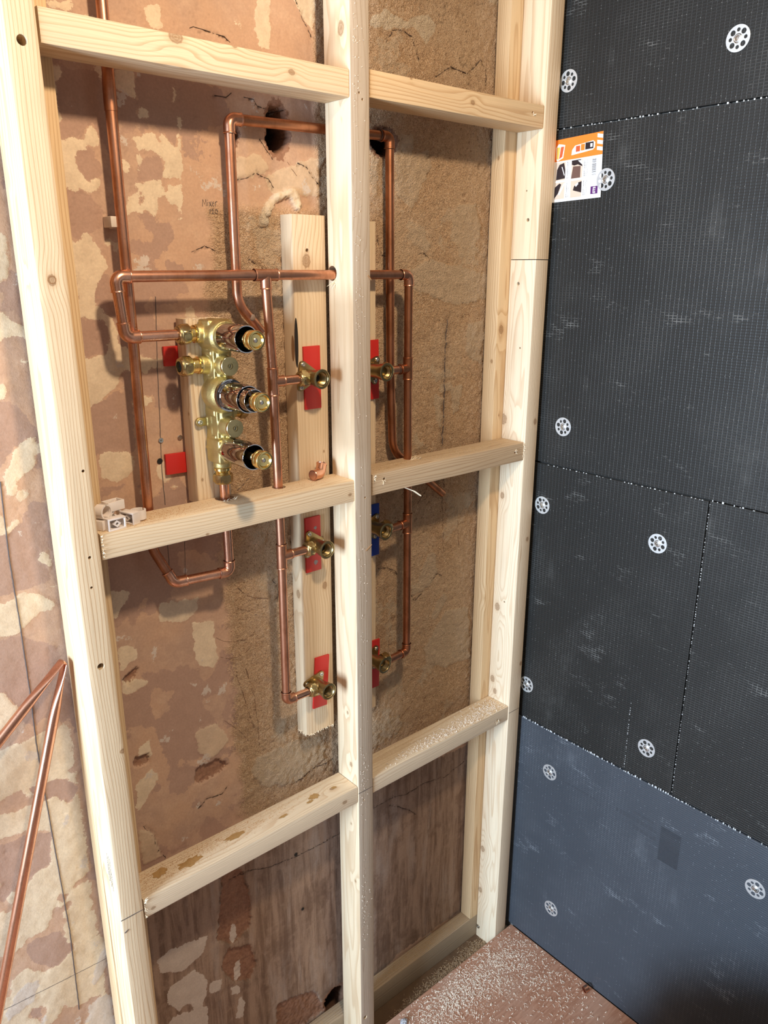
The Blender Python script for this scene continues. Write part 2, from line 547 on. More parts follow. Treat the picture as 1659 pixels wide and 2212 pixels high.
MAUVE=[[(0.032,1.774),(0.048,1.797),(0.072,1.793),(0.093,1.776),(0.09,1.753),(0.07,1.74),(0.053,1.734),(0.039,1.74)],[(0.062,1.84),(0.078,1.844),(0.093,1.837),(0.097,1.817),(0.072,1.813),(0.06,1.831)],[(0.036,1.845),(0.047,1.844),(0.046,1.833),(0.034,1.82)],[(0.04,1.926),(0.056,1.938),(0.101,1.945),(0.097,1.896),(0.058,1.879),(0.042,1.895)],[(0.111,1.946),(0.124,1.926),(0.139,1.914),(0.128,1.888),(0.104,1.884)],[(0.159,1.953),(0.284,1.947),(0.297,1.906),(0.22,1.88),(0.172,1.887),(0.162,1.914)],[(0.144,1.838),(0.179,1.85),(0.184,1.823),(0.173,1.814),(0.146,1.815)],[(0.165,1.686),(0.07,1.684),(0.064,1.662),(0.07,1.647),(0.093,1.624),(0.128,1.629)],[(0.039,1.635),(0.071,1.631),(0.083,1.621),(0.077,1.583),(0.041,1.579)],[(0.038,1.508),(0.08,1.527),(0.111,1.524),(0.102,1.435),(0.04,1.441)],[(-0.107,1.53),(-0.062,1.529),(-0.041,1.508),(-0.038,1.482),(-0.064,1.47),(-0.083,1.438),(-0.12,1.437)],[(-0.131,1.356),(-0.073,1.35),(-0.048,1.358),(-0.039,1.272),(-0.072,1.265),(-0.144,1.266)],[(-0.153,1.206),(-0.087,1.196),(-0.039,1.161),(-0.035,1.082),(-0.096,1.075),(-0.117,1.114),(-0.163,1.135)],[(-0.112,0.954),(-0.064,0.948),(-0.039,0.919),(-0.056,0.898),(-0.096,0.914)],[(-0.162,0.873),(-0.122,0.876),(-0.089,0.859),(-0.096,0.801),(-0.138,0.8),(-0.176,0.77)],[(-0.147,0.679),(-0.097,0.674),(-0.08,0.624),(-0.112,0.608),(-0.145,0.64)],[(0.09,0.983),(0.168,1.005),(0.208,0.934),(0.176,0.873),(0.108,0.903)],[(0.046,1.302),(0.119,1.3),(0.112,1.217),(0.07,1.181),(0.046,1.165),(0.038,1.191)]]
CEMENT=[[(0.3,1.86),(0.342,1.866),(0.358,1.845),(0.328,1.83),(0.298,1.825)],[(0.353,1.836),(0.41,1.859),(0.46,1.87),(0.458,1.811),(0.408,1.812),(0.373,1.802),(0.356,1.822)],[(0.614,1.92),(0.657,1.924),(0.662,1.91),(0.652,1.886),(0.696,1.905),(0.705,1.875),(0.675,1.835),(0.657,1.799),(0.62,1.824),(0.614,1.883)],[(0.665,1.768),(0.688,1.773),(0.707,1.741),(0.695,1.728),(0.66,1.744),(0.643,1.756)],[(0.771,1.816),(0.828,1.819),(0.844,1.769),(0.82,1.739),(0.774,1.751),(0.76,1.783)],[(0.562,1.914),(0.582,1.909),(0.577,1.822),(0.562,1.813)],[(0.685,1.065),(0.711,1.126),(0.731,1.132),(0.746,1.086),(0.733,1.063),(0.692,1.047),(0.67,1.048),(0.666,1.076)],[(0.728,0.978),(0.762,1.028),(0.78,1.012),(0.743,0.97)],[(0.709,0.912),(0.771,0.981),(0.845,0.971),(0.859,0.838),(0.776,0.843),(0.717,0.875)],[(0.558,0.79),(0.636,0.775),(0.65,0.74),(0.597,0.728),(0.558,0.722)],[(0.162,0.934),(0.208,0.934),(0.223,0.89),(0.193,0.865),(0.168,0.886)],[(0.288,0.832),(0.371,0.826),(0.438,0.808),(0.436,0.754),(0.368,0.733),(0.294,0.758),(0.266,0.802)],[(0.048,0.794),(0.071,0.772),(0.084,0.717),(0.049,0.717)],[(0.72,1.503),(0.771,1.51),(0.776,1.494),(0.726,1.489)],[(0.733,1.477),(0.772,1.483),(0.777,1.47),(0.738,1.463)],[(0.721,1.464),(0.747,1.453),(0.743,1.388),(0.729,1.413)],[(0.766,1.471),(0.803,1.475),(0.794,1.429),(0.779,1.412)],[(0.621,1.684),(0.707,1.716),(0.862,1.691),(0.879,1.646),(0.786,1.631),(0.673,1.659)],[(0.814,1.594),(0.861,1.601),(0.86,1.508),(0.81,1.54)]]
WHITE=[[(0.052,0.507),(0.084,0.511),(0.129,0.502),(0.153,0.495),(0.145,0.458),(0.097,0.45),(0.058,0.474)],[(0.072,0.432),(0.124,0.43),(0.146,0.401),(0.148,0.364),(0.126,0.329),(0.1,0.367),(0.084,0.355),(0.065,0.404)],[(0.07,0.355),(0.146,0.331),(0.139,0.229),(0.047,0.305)],[(0.207,0.483),(0.219,0.478),(0.217,0.443),(0.204,0.44)],[(0.209,0.379),(0.222,0.387),(0.224,0.344),(0.206,0.345)],[(0.193,0.343),(0.218,0.33),(0.217,0.307),(0.196,0.317)],[(0.211,0.294),(0.222,0.298),(0.222,0.242),(0.205,0.25)],[(0.154,0.377),(0.179,0.371),(0.172,0.346),(0.153,0.355)],[(-0.042,0.587),(-0.032,0.601),(-0.028,0.558),(-0.056,0.527),(-0.062,0.542)],[(-0.071,0.497),(-0.031,0.498),(-0.032,0.403),(-0.071,0.424)],[(-0.163,0.606),(-0.135,0.604),(-0.15,0.567),(-0.192,0.551),(-0.196,0.573)]]
DAMP=[[(0.04,0.703),(0.221,0.702),(0.482,0.621),(0.48,0.131),(0.418,0.04),(0.032,0.34),(0.038,0.594)],[(0.558,0.63),(0.863,0.6),(0.879,0.103),(0.644,0.112),(0.556,0.075)]]
BARE=[[(0.161,0.86),(0.202,0.859),(0.225,0.841),(0.2,0.83),(0.172,0.826),(0.155,0.835)],[(0.195,0.611),(0.235,0.604),(0.255,0.509),(0.246,0.446),(0.204,0.44),(0.176,0.47)],[(0.194,0.436),(0.244,0.407),(0.258,0.356),(0.239,0.321),(0.198,0.351),(0.181,0.398)],[(0.054,0.932),(0.077,0.928),(0.077,0.908),(0.048,0.911)],[(0.046,1.076),(0.069,1.093),(0.073,1.083),(0.055,1.065)],[(0.301,0.213),(0.397,0.18),(0.42,0.108),(0.344,0.1),(0.297,0.125)]]
CRACKS=[[(0.237,2.014),(0.246,2.018),(0.267,2.016),(0.289,2.014),(0.301,2.008)],[(0.418,2.083),(0.426,2.069),(0.43,2.058),(0.441,2.047),(0.444,2.038)],[(0.268,1.936),(0.291,1.936),(0.299,1.943)],[(0.322,1.94),(0.334,1.939),(0.342,1.931),(0.35,1.929),(0.362,1.929),(0.378,1.928),(0.394,1.931),(0.398,1.926)],[(0.301,1.826),(0.316,1.829),(0.328,1.834),(0.335,1.84),(0.342,1.836),(0.357,1.831),(0.365,1.819)],[(0.343,1.886),(0.355,1.871),(0.367,1.859)],[(0.41,1.858),(0.427,1.853),(0.454,1.828)],[(0.219,1.722),(0.227,1.725),(0.239,1.731),(0.261,1.722),(0.278,1.72)],[(0.317,1.713),(0.334,1.703),(0.35,1.692),(0.368,1.699),(0.377,1.696)],[(0.592,2.055),(0.612,2.076),(0.633,2.079),(0.654,2.073),(0.663,2.054),(0.671,2.041)],[(0.71,2.021),(0.75,2.042),(0.792,2.036),(0.827,2.064),(0.843,2.051),(0.842,2.024)],[(0.577,1.754),(0.582,1.738),(0.588,1.723),(0.604,1.719)],[(0.672,1.724),(0.689,1.728),(0.707,1.716)],[(0.58,1.13),(0.602,1.126),(0.62,1.115),(0.63,1.103)],[(0.668,1.048),(0.682,1.031),(0.699,1.043)],[(0.726,1.064),(0.746,1.075),(0.76,1.068)],[(0.057,0.794),(0.071,0.772),(0.08,0.728),(0.09,0.711)],[(0.16,0.779),(0.179,0.789),(0.207,0.785),(0.217,0.795)],[(0.213,0.584),(0.254,0.587),(0.296,0.569),(0.361,0.559),(0.431,0.554),(0.474,0.555)],[(0.564,0.57),(0.625,0.57),(0.667,0.558),(0.725,0.561),(0.786,0.545),(0.854,0.559)],[(0.368,0.733),(0.413,0.744),(0.46,0.744)],[(0.611,0.555),(0.653,0.528),(0.697,0.486)],[(0.335,1.173),(0.343,1.149),(0.34,1.127)]]
PENCIL=[[(0.156,1.66),(0.15,1.561),(0.147,1.486),(0.143,1.4),(0.144,1.348)],[(0.143,1.302),(0.142,1.236)],[(0.175,1.33),(0.168,1.225)],[(-0.087,1.425),(-0.09,1.32),(-0.089,1.229),(-0.089,1.118),(-0.091,1.01),(-0.088,0.867),(-0.083,0.664),(-0.086,0.498)],[(-0.221,0.584),(-0.16,0.579),(-0.094,0.574),(-0.03,0.571)],[(0.758,1.605),(0.753,1.543),(0.753,1.48),(0.752,1.415),(0.75,1.358)],[(0.298,1.366),(0.272,1.347)],[(0.049,0.623),(0.157,0.618),(0.181,0.62)],[(0.175,0.665),(0.236,0.62)]]
SCRATCHES=[[(0.258,1.182),(0.27,1.166),(0.283,1.154),(0.304,1.144),(0.324,1.139)],[(0.25,1.146),(0.266,1.134),(0.282,1.126),(0.3,1.122),(0.318,1.124)],[(0.215,1.096),(0.231,1.084),(0.249,1.077),(0.272,1.075),(0.29,1.078)],[(0.221,1.057),(0.238,1.048),(0.253,1.046),(0.271,1.049),(0.284,1.059)],[(0.222,0.931),(0.249,0.899),(0.27,0.867),(0.281,0.841)],[(0.25,1.012),(0.265,0.958),(0.28,0.892)],[(0.338,0.861),(0.314,0.846),(0.29,0.834)],[(0.269,1.022),(0.283,0.961),(0.288,0.901),(0.289,0.851)],[(0.691,0.805),(0.637,0.757),(0.61,0.722)],[(0.733,0.812),(0.692,0.746),(0.665,0.711)],[(0.656,1.258),(0.67,1.186)],[(0.758,1.318),(0.755,1.229),(0.762,1.114)],[(0.797,1.221),(0.808,1.124)],[(0.72,1.285),(0.682,1.243)],[(0.392,1.858),(0.409,1.839)],[(0.299,1.309),(0.288,1.344)],[(0.789,1.834),(0.801,1.793)],[(0.634,1.043),(0.609,0.966)]]

_tabs = {}


def vnoise(x, z, f, seed):
    if seed not in _tabs:
        _tabs[seed] = np.random.RandomState(seed).rand(256, 256)
    t = _tabs[seed]
    X, Z = x * f + 500.3, z * f + 500.7
    i, j = np.floor(X).astype(int), np.floor(Z).astype(int)
    u, v = X - i, Z - j
    u, v = u * u * (3 - 2 * u), v * v * (3 - 2 * v)
    i0, i1, j0, j1 = i % 256, (i + 1) % 256, j % 256, (j + 1) % 256
    return (t[i0, j0] * (1 - u) + t[i1, j0] * u) * (1 - v) + (t[i0, j1] * (1 - u) + t[i1, j1] * u) * v


def fbm(x, z, f, seed, n=4):
    o, a, s = 0, 0.5, 0
    for k in range(n):
        c, d = math.cos(.6 + 1.3 * k), math.sin(.6 + 1.3 * k)   # turned at each octave, so no grid shows
        o = o + a * vnoise(c * x - d * z, d * x + c * z, f * 2.03 ** k, seed + k)
        s += a
        a *= 0.55
    return o / s


def sstep(v, a, b):
    t = np.clip((v - a) / (b - a), 0, 1)
    return t * t * (3 - 2 * t)


def inside(X, Z, poly):
    res = np.zeros(X.shape, bool)
    px, pz = [p[0] for p in poly], [p[1] for p in poly]
    box_ = (X > min(px) - .03) & (X < max(px) + .03) & (Z > min(pz) - .03) & (Z < max(pz) + .03)
    x, z = X[box_], Z[box_]
    r = np.zeros(x.shape, bool)
    n = len(poly)
    for i in range(n):
        x0, z0 = poly[i]
        x1, z1 = poly[(i + 1) % n]
        if z0 == z1:
            continue
        c = ((z0 > z) != (z1 > z)) & (x < (x1 - x0) * (z - z0) / (z1 - z0) + x0)
        r ^= c
    res[box_] = r
    return res


def polydist(X, Z, line, reach=0.02):
    d = np.full(X.shape, 1.0)
    for (x0, z0), (x1, z1) in zip(line, line[1:]):
        b = (X > min(x0, x1) - reach) & (X < max(x0, x1) + reach) & (Z > min(z0, z1) - reach) & (Z < max(z0, z1) + reach)
        if not b.any():
            continue
        x, z = X[b], Z[b]
        L2 = (x1 - x0) ** 2 + (z1 - z0) ** 2 + 1e-12
        t = np.clip(((x - x0) * (x1 - x0) + (z - z0) * (z1 - z0)) / L2, 0, 1)
        d[b] = np.minimum(d[b], np.hypot(x - x0 - t * (x1 - x0), z - z0 - t * (z1 - z0)))
    return d


def build_wall():
    st = 0.0030
    xs = np.concatenate([np.linspace(XL, -0.27, 12), np.arange(-0.25, 0.905, st), [0.93, 0.98, 1.02]])
    zs = np.concatenate([[-0.1, -0.04], np.arange(0.0, 2.215, st), [2.25, 2.35, CEIL_Z]])
    X, Z = np.meshgrid(xs, zs, indexing='ij')
    nx, nz = X.shape
    n1, n2, n3 = fbm(X, Z, 60, 1), fbm(X, Z, 60, 11), fbm(X, Z, 210, 21, 3)
    XW = X + (n1 - .5) * .011 + (n3 - .5) * .006
    ZW = Z + (n2 - .5) * .011 + (fbm(X, Z, 210, 31, 3) - .5) * .006
    big = fbm(X, Z, 9, 41)
    mid = fbm(X, Z, 26, 51, 5)

    def mask(polys):
        m = np.zeros(X.shape)
        for p in polys:
            m = np.maximum(m, inside(XW, ZW, p))
        return m
    cream, mauve, cement, white, damp, bare = [mask(p) for p in (CREAM, MAUVE, CEMENT, WHITE, DAMP, BARE)]
    damp = np.clip(damp * 1.0, 0, 1)
    # bare sandy render: right bay, and the chased strip left of the centre stud
    rough = np.maximum(sstep(X, .44, .46) * sstep(Z, .62, .72), sstep(X + (mid - .5) * .05, .235, .26) * sstep(Z, .62, .7) * (1 - sstep(Z, 1.77, 1.80)))
    # scattered remnants of the old paint on the left part
    leftz = 1 - sstep(X, .20, .30)
    scat = sstep(mid + .15 * (big - .5), .672, .69) * leftz * (1 - rough) * (1 - mauve) * sstep(Z, 1.1, 1.45)
    low = 1 - sstep(Z, 1.0, 1.1)
    out_l = 1 - sstep(X, -.05, -.03)
    scat2 = sstep(fbm(XW, ZW, 15, 61, 5), .50, .515) * out_l * low * (1 - mauve)
    cream = np.maximum(np.maximum(cream, scat), scat2)
    mauve = np.maximum(mauve, sstep(fbm(XW, ZW, 12, 71, 4), .55, .57) * leftz * (1 - cream) * .8)
    cement = np.maximum(cement, rough * sstep(fbm(XW, ZW, 16, 81, 5), .66, .675) * .6)
    white = np.maximum(white, sstep(fbm(XW, ZW, 30, 91, 4), .70, .72) * .6 * (1 - rough) * (1 - damp))
    crack = np.zeros(X.shape)
    for c in CRACKS:
        d = polydist(XW, ZW, c)
        crack = np.maximum(crack, np.clip(1 - d / .0034, 0, 1) * .6)
    crack = sstep(crack, .25, .9)
    fine = np.abs(fbm(X, Z, 15, 101, 4) - .5)
    crack = np.maximum(crack, np.clip(1 - fine / .006, 0, 1) * .55 * sstep(big, .52, .6) * (0.35 + .65 * rough))
    dl = polydist(X, Z, PENCIL[5])
    crack = np.maximum(crack, np.clip(1 - dl / .015, 0, 1) * .55 * n3)
    # depth into the wall (+) or out of it (-)
    D = (n1 - .5) * .0016 + rough * ((n3 - .5) * .0040 + (mid - .5) * .005 + (fbm(X, Z, 90, 111, 4) - .5) * .004) + crack * .0035
    D -= cream * .0006 + cement * .0018 + white * .0006
    D += bare * (.003 + .006 * n3)
    # broken-out holes
    black = np.zeros(X.shape)
    for hx, hz, rxx, rzz, dep in ((.376, 1.902, .020, .034, .05), (.300, 1.889, .008, .016, .02), (.590, 1.905, .026, .022, .03), (.4545, .115, .03, .03, .05), (.452, .09, .022, .03, .05)):
        e = np.hypot((XW - hx) / rxx, (ZW - hz) / rzz)
        k = 1 - sstep(e, .75, 1.05)
        D += dep * k
        black = np.maximum(black, k)
        bare = np.maximum(bare, (1 - sstep(e, 1.1, 1.55)) * .8)
    # lump of old adhesive
    lump = np.zeros(X.shape)
    d = polydist(XW, ZW, [(.3405, 1.768), (.352, 1.79), (.373, 1.8065), (.392, 1.8145), (.401, 1.806), (.408, 1.794)], .03)
    lump = 1 - sstep(d + (n1 - .5) * .012 + (n3 - .5) * .008, .0062, .0078)
    D -= lump * (.003 + .007 * n3)
    white = np.maximum(white, lump)
    D = np.where((X < -.26) | (X > .905) | (Z > 2.21) | (Z < 0), .0, D)
    Y = WALL_Y + D
    global WALL_GRID
    WALL_GRID = (xs, zs, Y)

    def soft(m):
        for ax in (0, 1, 0, 1):
            m = .25 * np.roll(m, 1, ax) + .5 * m + .25 * np.roll(m, -1, ax)
        return m
    cream, mauve, cement, white, bare = [soft(m) for m in (cream, mauve, cement, white, bare)]
    me = bpy.data.meshes.new('wall_back')
    co = np.stack([X, Y, Z], -1).reshape(-1, 3).astype(np.float32)
    idx = np.arange(nx * nz).reshape(nx, nz)
    q = np.stack([idx[:-1, :-1], idx[1:, :-1], idx[1:, 1:], idx[:-1, 1:]], -1).reshape(-1, 4)
    me.vertices.add(len(co))
    me.vertices.foreach_set('co', co.ravel())
    me.loops.add(q.size)
    me.loops.foreach_set('vertex_index', q.ravel().astype(np.int32))
    me.polygons.add(len(q))
    me.polygons.foreach_set('loop_start', np.arange(0, q.size, 4, dtype=np.int32))
    me.polygons.foreach_set('loop_total', np.full(len(q), 4, np.int32))
    me.update(calc_edges=True)
    for nm, ch in (('layer_a', (cream, mauve, cement, white)), ('layer_b', (damp, bare, crack, rough)), ('layer_c', (black, lump, black * 0, black * 0))):
        at = me.color_attributes.new(nm, 'FLOAT_COLOR', 'POINT')
        at.data.foreach_set('color', np.stack(ch, -1).reshape(-1).astype(np.float32))
    me.polygons.foreach_set('use_smooth', [True] * len(me.polygons))
    return me


def wall_material():
    t = NT('old_plaster')
    p = t.coord()

    def att(nm):
        a = t.n('ShaderNodeAttribute', attribute_name=nm)
        s = t.n('ShaderNodeSeparateColor')
        t.ln(a.outputs['Color'], s.inputs[0])
        return s.outputs[0], s.outputs[1], s.outputs[2], a.outputs['Alpha']
    cream, mauve, cement, white = att('layer_a')
    damp, bare, crack, rough = att('layer_b')
    black, lump, _, _ = att('layer_c')
    n_lo = t.noise(p, 7, 4)
    n_md = t.noise(p, 45, 4, 0.6)
    n_fi = t.noise(p, 260, 3, 0.6)
    n_gr = t.noise(p, 620, 2, 0.6)
    streak = t.noise(t.mapping(p, scale=(1, 1, 0.085)), 60, 6, 0.7, .5)
    streak2 = t.noise(t.mapping(p, scale=(1, 1, 0.16)), 20, 6, 0.65, .4)
    sh = lambda m: t.step(t.math('ADD', m, t.math('MULTIPLY', t.math('SUBTRACT', t.noise(p, 170, 5, .7), 0.5), 1.5)), 0.46, 0.54)
    base = t.mix(t.step(n_lo, 0.38, 0.62), (0.53, 0.335, 0.22), (0.455, 0.30, 0.215))
    base = t.mix(t.math('MULTIPLY', t.step(n_md, 0.45, 0.75), 0.5), base, (0.60, 0.405, 0.275))
    sand = t.mix(t.step(n_gr, 0.40, 0.64), (0.46, 0.285, 0.16), (0.70, 0.49, 0.305))
    sand = t.mix(t.math('MULTIPLY', t.step(n_lo, 0.42, 0.6), 0.45), sand, (0.65, 0.475, 0.315))
    sand = t.mix(t.math('MULTIPLY', t.step(t.noise(p, 300, 3), 0.57, 0.70), .8), sand, (0.24, 0.135, 0.07))
    sand = t.mix(t.math('MULTIPLY', t.step(t.noise(p, 130, 4), 0.55, 0.68), .5), sand, (0.74, 0.55, 0.37))
    col = t.mix(rough, base, sand)
    col = t.mix(sh(mauve), col, t.mix(n_md, (0.38, 0.24, 0.175), (0.44, 0.285, 0.21)))
    col = t.mix(t.math('MULTIPLY', sh(cement), 0.75), col, t.mix(n_md, (0.52, 0.385, 0.255), (0.66, 0.51, 0.355)))
    col = t.mix(sh(cream), col, t.mix(t.step(n_md, .35, .7), (0.69, 0.55, 0.385), (0.61, 0.475, 0.33)))
    wet = t.mix(t.step(streak, 0.36, 0.62), (0.13, 0.08, 0.055), (0.33, 0.23, 0.165))
    wet = t.mix(t.math('MULTIPLY', t.step(streak2, 0.50, 0.66), 0.6), wet, (0.40, 0.33, 0.28))
    wet = t.mix(t.math('MULTIPLY', t.math('SUBTRACT', 1.0, t.step(streak2, 0.28, 0.44)), 0.7), wet, (0.085, 0.050, 0.033))
    wet = t.mix(t.math('MULTIPLY', t.step(n_md, .5, .72), .45), wet, (0.36, 0.255, 0.19))
    wet = t.mix(t.math('MULTIPLY', t.step(t.noise(p, 11, 5, .65), .54, .66), .6), wet, (0.105, 0.06, 0.04))
    col = t.mix(t.math('MULTIPLY', damp, 0.82), col, wet)
    col = t.mix(t.math('MULTIPLY', sh(bare), 0.9), col, t.mix(n_fi, (0.20, 0.085, 0.05), (0.36, 0.20, 0.125)))
    col = t.mix(t.math('MULTIPLY', sh(white), 0.9), col, t.mix(n_md, (0.50, 0.41, 0.34), (0.66, 0.57, 0.48)))
    col = t.mix(lump, col, (0.64, 0.51, 0.36))
    col = t.mix(t.math('MULTIPLY', crack, 0.85), col, (0.085, 0.045, 0.03))
    col = t.mix(black, col, (0.012, 0.008, 0.006))
    sp = t.math('MULTIPLY_ADD', n_fi, 0.36, 0.82)
    col = t.mix(1.0, col, t.comb(sp, sp, sp), 'MULTIPLY')
    h = t.math('ADD', t.math('MULTIPLY', n_gr, t.math('MULTIPLY_ADD', rough, 1.5, 0.05)), t.math('MULTIPLY', n_fi, t.math('MULTIPLY_ADD', rough, 1.5, 0.09)))
    t.bump(h, 0.9, 0.0035)
    return t.set(col, 0.88, 0.0, **{'Specular IOR Level': 0.2})


wall = link_mesh('wall_back', build_wall(), wall_material(), smooth=False)
tag(wall, 'stripped plaster wall with cream paint remnants, cracks and damp stains', kind='structure')

# hand marks on the plaster: children of the wall


M['crack'] = plain('crack_shadow', (0.05, 0.028, 0.018), .9)
M['scratch'] = plain('scratch_shadow', (0.17, 0.09, 0.05), .9)


def wall_y(x, z):
    xs, zs, Y = WALL_GRID
    i = min(max(int(np.searchsorted(xs, x)), 0), len(xs) - 1)
    j = min(max(int(np.searchsorted(zs, z)), 0), len(zs) - 1)
    return float(Y[i, j])


def strokes(name, lines, r=0.0007, y=WALL_Y - 0.0008, mat='pencil', label=None):
    bm = bmesh.new()
    for l in lines:
        pts = [Vector((a, wall_y(a, b) + (y - WALL_Y), b)) for a, b in l]
        sweep(bm, pts, r, 6)
    o = link(name, bm, M[mat], wall)
    if label:
        o['label'] = label
    return o


def arc(cx, cz, rx_, rz_, a0=0, a1=360, n=14):
    return [(cx + rx_ * math.cos(math.radians(a0 + (a1 - a0) * k / n)), cz + rz_ * math.sin(math.radians(a0 + (a1 - a0) * k / n))) for k in range(n + 1)]


def jitter(line, amp=0.00018, step=0.004):
    out = []
    for (x0, z0), (x1, z1) in zip(line, line[1:]):
        k = max(1, int(math.hypot(x1 - x0, z1 - z0) / step))
        for i in range(k):
            out.append((x0 + (x1 - x0) * i / k + random.uniform(-amp, amp), z0 + (z1 - z0) * i / k))
    return out + [line[-1]]


for i, l in enumerate(PENCIL):
    strokes('marker_line', [jitter(l)], (0.0006, 0.0005, 0.0004, 0.0009, 0.0004, 0.0011, 0.0004, 0.0005, 0.0004)[i], WALL_Y - 0.0001)
for c in CRACKS:
    strokes('plaster_crack', [jitter(jitter(c, .0035, .011), .0007, .0025)], random.uniform(.0004, .0008), WALL_Y + .0002, 'crack')
for c in SCRATCHES:
    strokes('plaster_scratch', [jitter(jitter(c, .001, .012), .0008, .003)], random.uniform(.0003, .0005), WALL_Y - .0000, 'scratch')
hx, hz = 0.2404, 1.786
k = 0.0105
word = [  # handwritten "Mixer" above "120"
    [(0, 0), (.10, .9), (.28, .25), (.46, .95), (.50, .05)],
    [(.66, .05), (.68, .60)], [(.68, .80), (.69, .86)],
    [(.84, .62), (1.10, .02)], [(1.10, .66), (.84, .0)],
    [(1.20, .34), (1.42, .40), (1.38, .62), (1.26, .58), (1.20, .30), (1.28, .05), (1.44, .10)],
    [(1.58, .05), (1.60, .62), (1.60, .45), (1.70, .66), (1.80, .64)]]
numb = [[(.90, -1.0), (.98, -.35)], [(1.10, -.50), (1.22, -.36), (1.34, -.48), (1.28, -.72), (1.14, -.98), (1.40, -.92)],
        [(1.62, -.38), (1.52, -.60), (1.56, -.90), (1.72, -.94), (1.80, -.66), (1.74, -.42), (1.62, -.38)]]
hw = strokes('handwriting', [[(hx + a * .0138, hz + b * k + a * .0006) for a, b in s] for s in word + numb], 0.00042, WALL_Y - 0.0003)
hw['label'] = 'pencilled words Mixer 120'
strokes('pencil_circle', [arc(.0395, 1.768, .0042, .0062)], 0.0004, WALL_Y - 0.0003)
# two screws left in the plaster and drilled holes beside the packers
for sx, sz in ((.1455, 1.4497), (.1768, 1.4498)):
    bm = bmesh.new()
    lathe(bm, (sx, WALL_Y + .002, sz), (0, -1, 0), [(0, .0036), (.0035, .0040), (.0042, .0034), (.0042, .0016), (.002, .0008)], 20)
    link('wall_screw', bm, M['steel'], wall)
for sx, sz, r in ((.141, 1.418, .0045), (.33, .705, .003), (.1445, .668, .0042), (.372, .42, .0035), (.36, .565, .004)):
    bm = bmesh.new()
    lathe(bm, (sx, WALL_Y - .0012, sz), (0, 1, 0), [(0, r), (.0005, r * .9)], 14)
    link('drill_hole', bm, M['black'], wall)

# other surfaces of the room
t = NT('brown_subfloor')
p = t.coord()
FLOORM = t.set(t.mix(t.noise(p, 40, 4), (0.07, 0.04, 0.022), (0.17, 0.10, 0.05)), 0.9)
bm = bmesh.new()
box(bm, XL, 1.06, YF, WALL_Y + .06, FLOOR_Z - .06, FLOOR_Z)
tag(link('floor', bm, FLOORM, smooth=False), kind='structure')
bm = bmesh.new()
box(bm, XL, 1.06, YF, WALL_Y + .06, CEIL_Z, CEIL_Z + .05)
tag(link('ceiling', bm, M['ceiling'], smooth=False), kind='structure')
bm = bmesh.new()
box(bm, XB + .0125, 1.06, YF, WALL_Y + .06, FLOOR_Z, CEIL_Z)
tag(link('wall_right', bm, M['ceiling'], smooth=False), kind='structure')
bm = bmesh.new()
box(bm, XL, 1.06, YF - .06, YF, FLOOR_Z, CEIL_Z)
PL = plain('bare_plaster', (0.15, 0.105, 0.08), 0.9)
tag(link('wall_front', bm, PL, smooth=False), kind='structure')
bm = bmesh.new()   # left wall with a window opening
wy0, wy1, wz0, wz1 = -1.06, -.14, .78, 2.02
for a, b, c, d in ((YF, wy0, FLOOR_Z, CEIL_Z), (wy1, WALL_Y + .06, FLOOR_Z, CEIL_Z), (wy0, wy1, FLOOR_Z, wz0), (wy0, wy1, wz1, CEIL_Z)):
    box(bm, XL - .1, XL, a, b, c, d)
tag(link('wall_left', bm, PL, smooth=False), kind='structure')
bm = bmesh.new()
for a, b, c, d in ((wy0, wy0 + .05, wz0, wz1), (wy1 - .05, wy1, wz0, wz1), (wy0 + .05, wy1 - .05, wz0, wz0 + .05), (wy0 + .05, wy1 - .05, wz1 - .05, wz1)):
    box(bm, XL - .07, XL - .02, a, b, c, d, .004)
tag(link('window_1', bm, M['ceiling']), kind='structure')

# ================================================================ timber frame
SD = 0.0638
GS, GN, GB = 'vertical timbers of the frame', 'cross timbers of the frame', 'thin battens against the wall'
N_ = (0, 1, 0)
E_ = (1, 0, 0)
stud_l = timber('timber_stud', -.036, 0, 0, SD, FLOOR_Z, CEIL_Z, 2, 'pine', 'pale softwood stud at the far left of the frame, beside the bent copper tubes', 'stud', GS, -.0075,
                holes=[((-.0244, 0, 1.939), N_, .0058, .03), ((-.0117, 0, 1.4474), N_, .0022, .02), ((-.0163, 0, 1.3285), N_, .0024, .02), ((-.0185, 0, 1.2856), N_, .002, .02), ((-.0185, 0, 1.1665), N_, .0050, .03)], knots=[(-0.0228, 0, 1.6855, 0.0055), (-0.001, 0.0, 1.022, 0.003), (-0.036, 0.0276, 1.9268, 0.0022), (-0.036, 0.0461, 1.7984, 0.003), (-0.036, 0.04, 1.69, 0.003)])
stud_m = timber('timber_stud', .44, .4767, 0, SD, FLOOR_Z, CEIL_Z, 2, 'pine_plain', 'middle softwood stud with a copper tube passing through it', 'stud', GS, -.0037,
                holes=[((.4538, 0, 1.948), N_, .002, .02), ((.46, 0, 1.9397), N_, .002, .02), ((.4617, 0, 1.3224), N_, .0019, .02), ((.4546, 0, .7095), N_, .0019, .02), ((.4549, 0, .1511), N_, .005, .03),
                       ((.43, .0525, 1.692), E_, .0118, .08)], knots=[(0.44, 0.0205, 2.0328, 0.0085), (0.44, 0.0225, 0.7836, 0.0045), (0.44, 0.0133, 0.5117, 0.004), (0.44, 0.0306, 0.8939, 0.003), (0.44, 0.0172, 1.9271, 0.002), (0.44, 0.0247, 0.6451, 0.003), (0.4696, 0, 1.6856, 0.0026), (0.4675, 0, 1.225, 0.0026)])
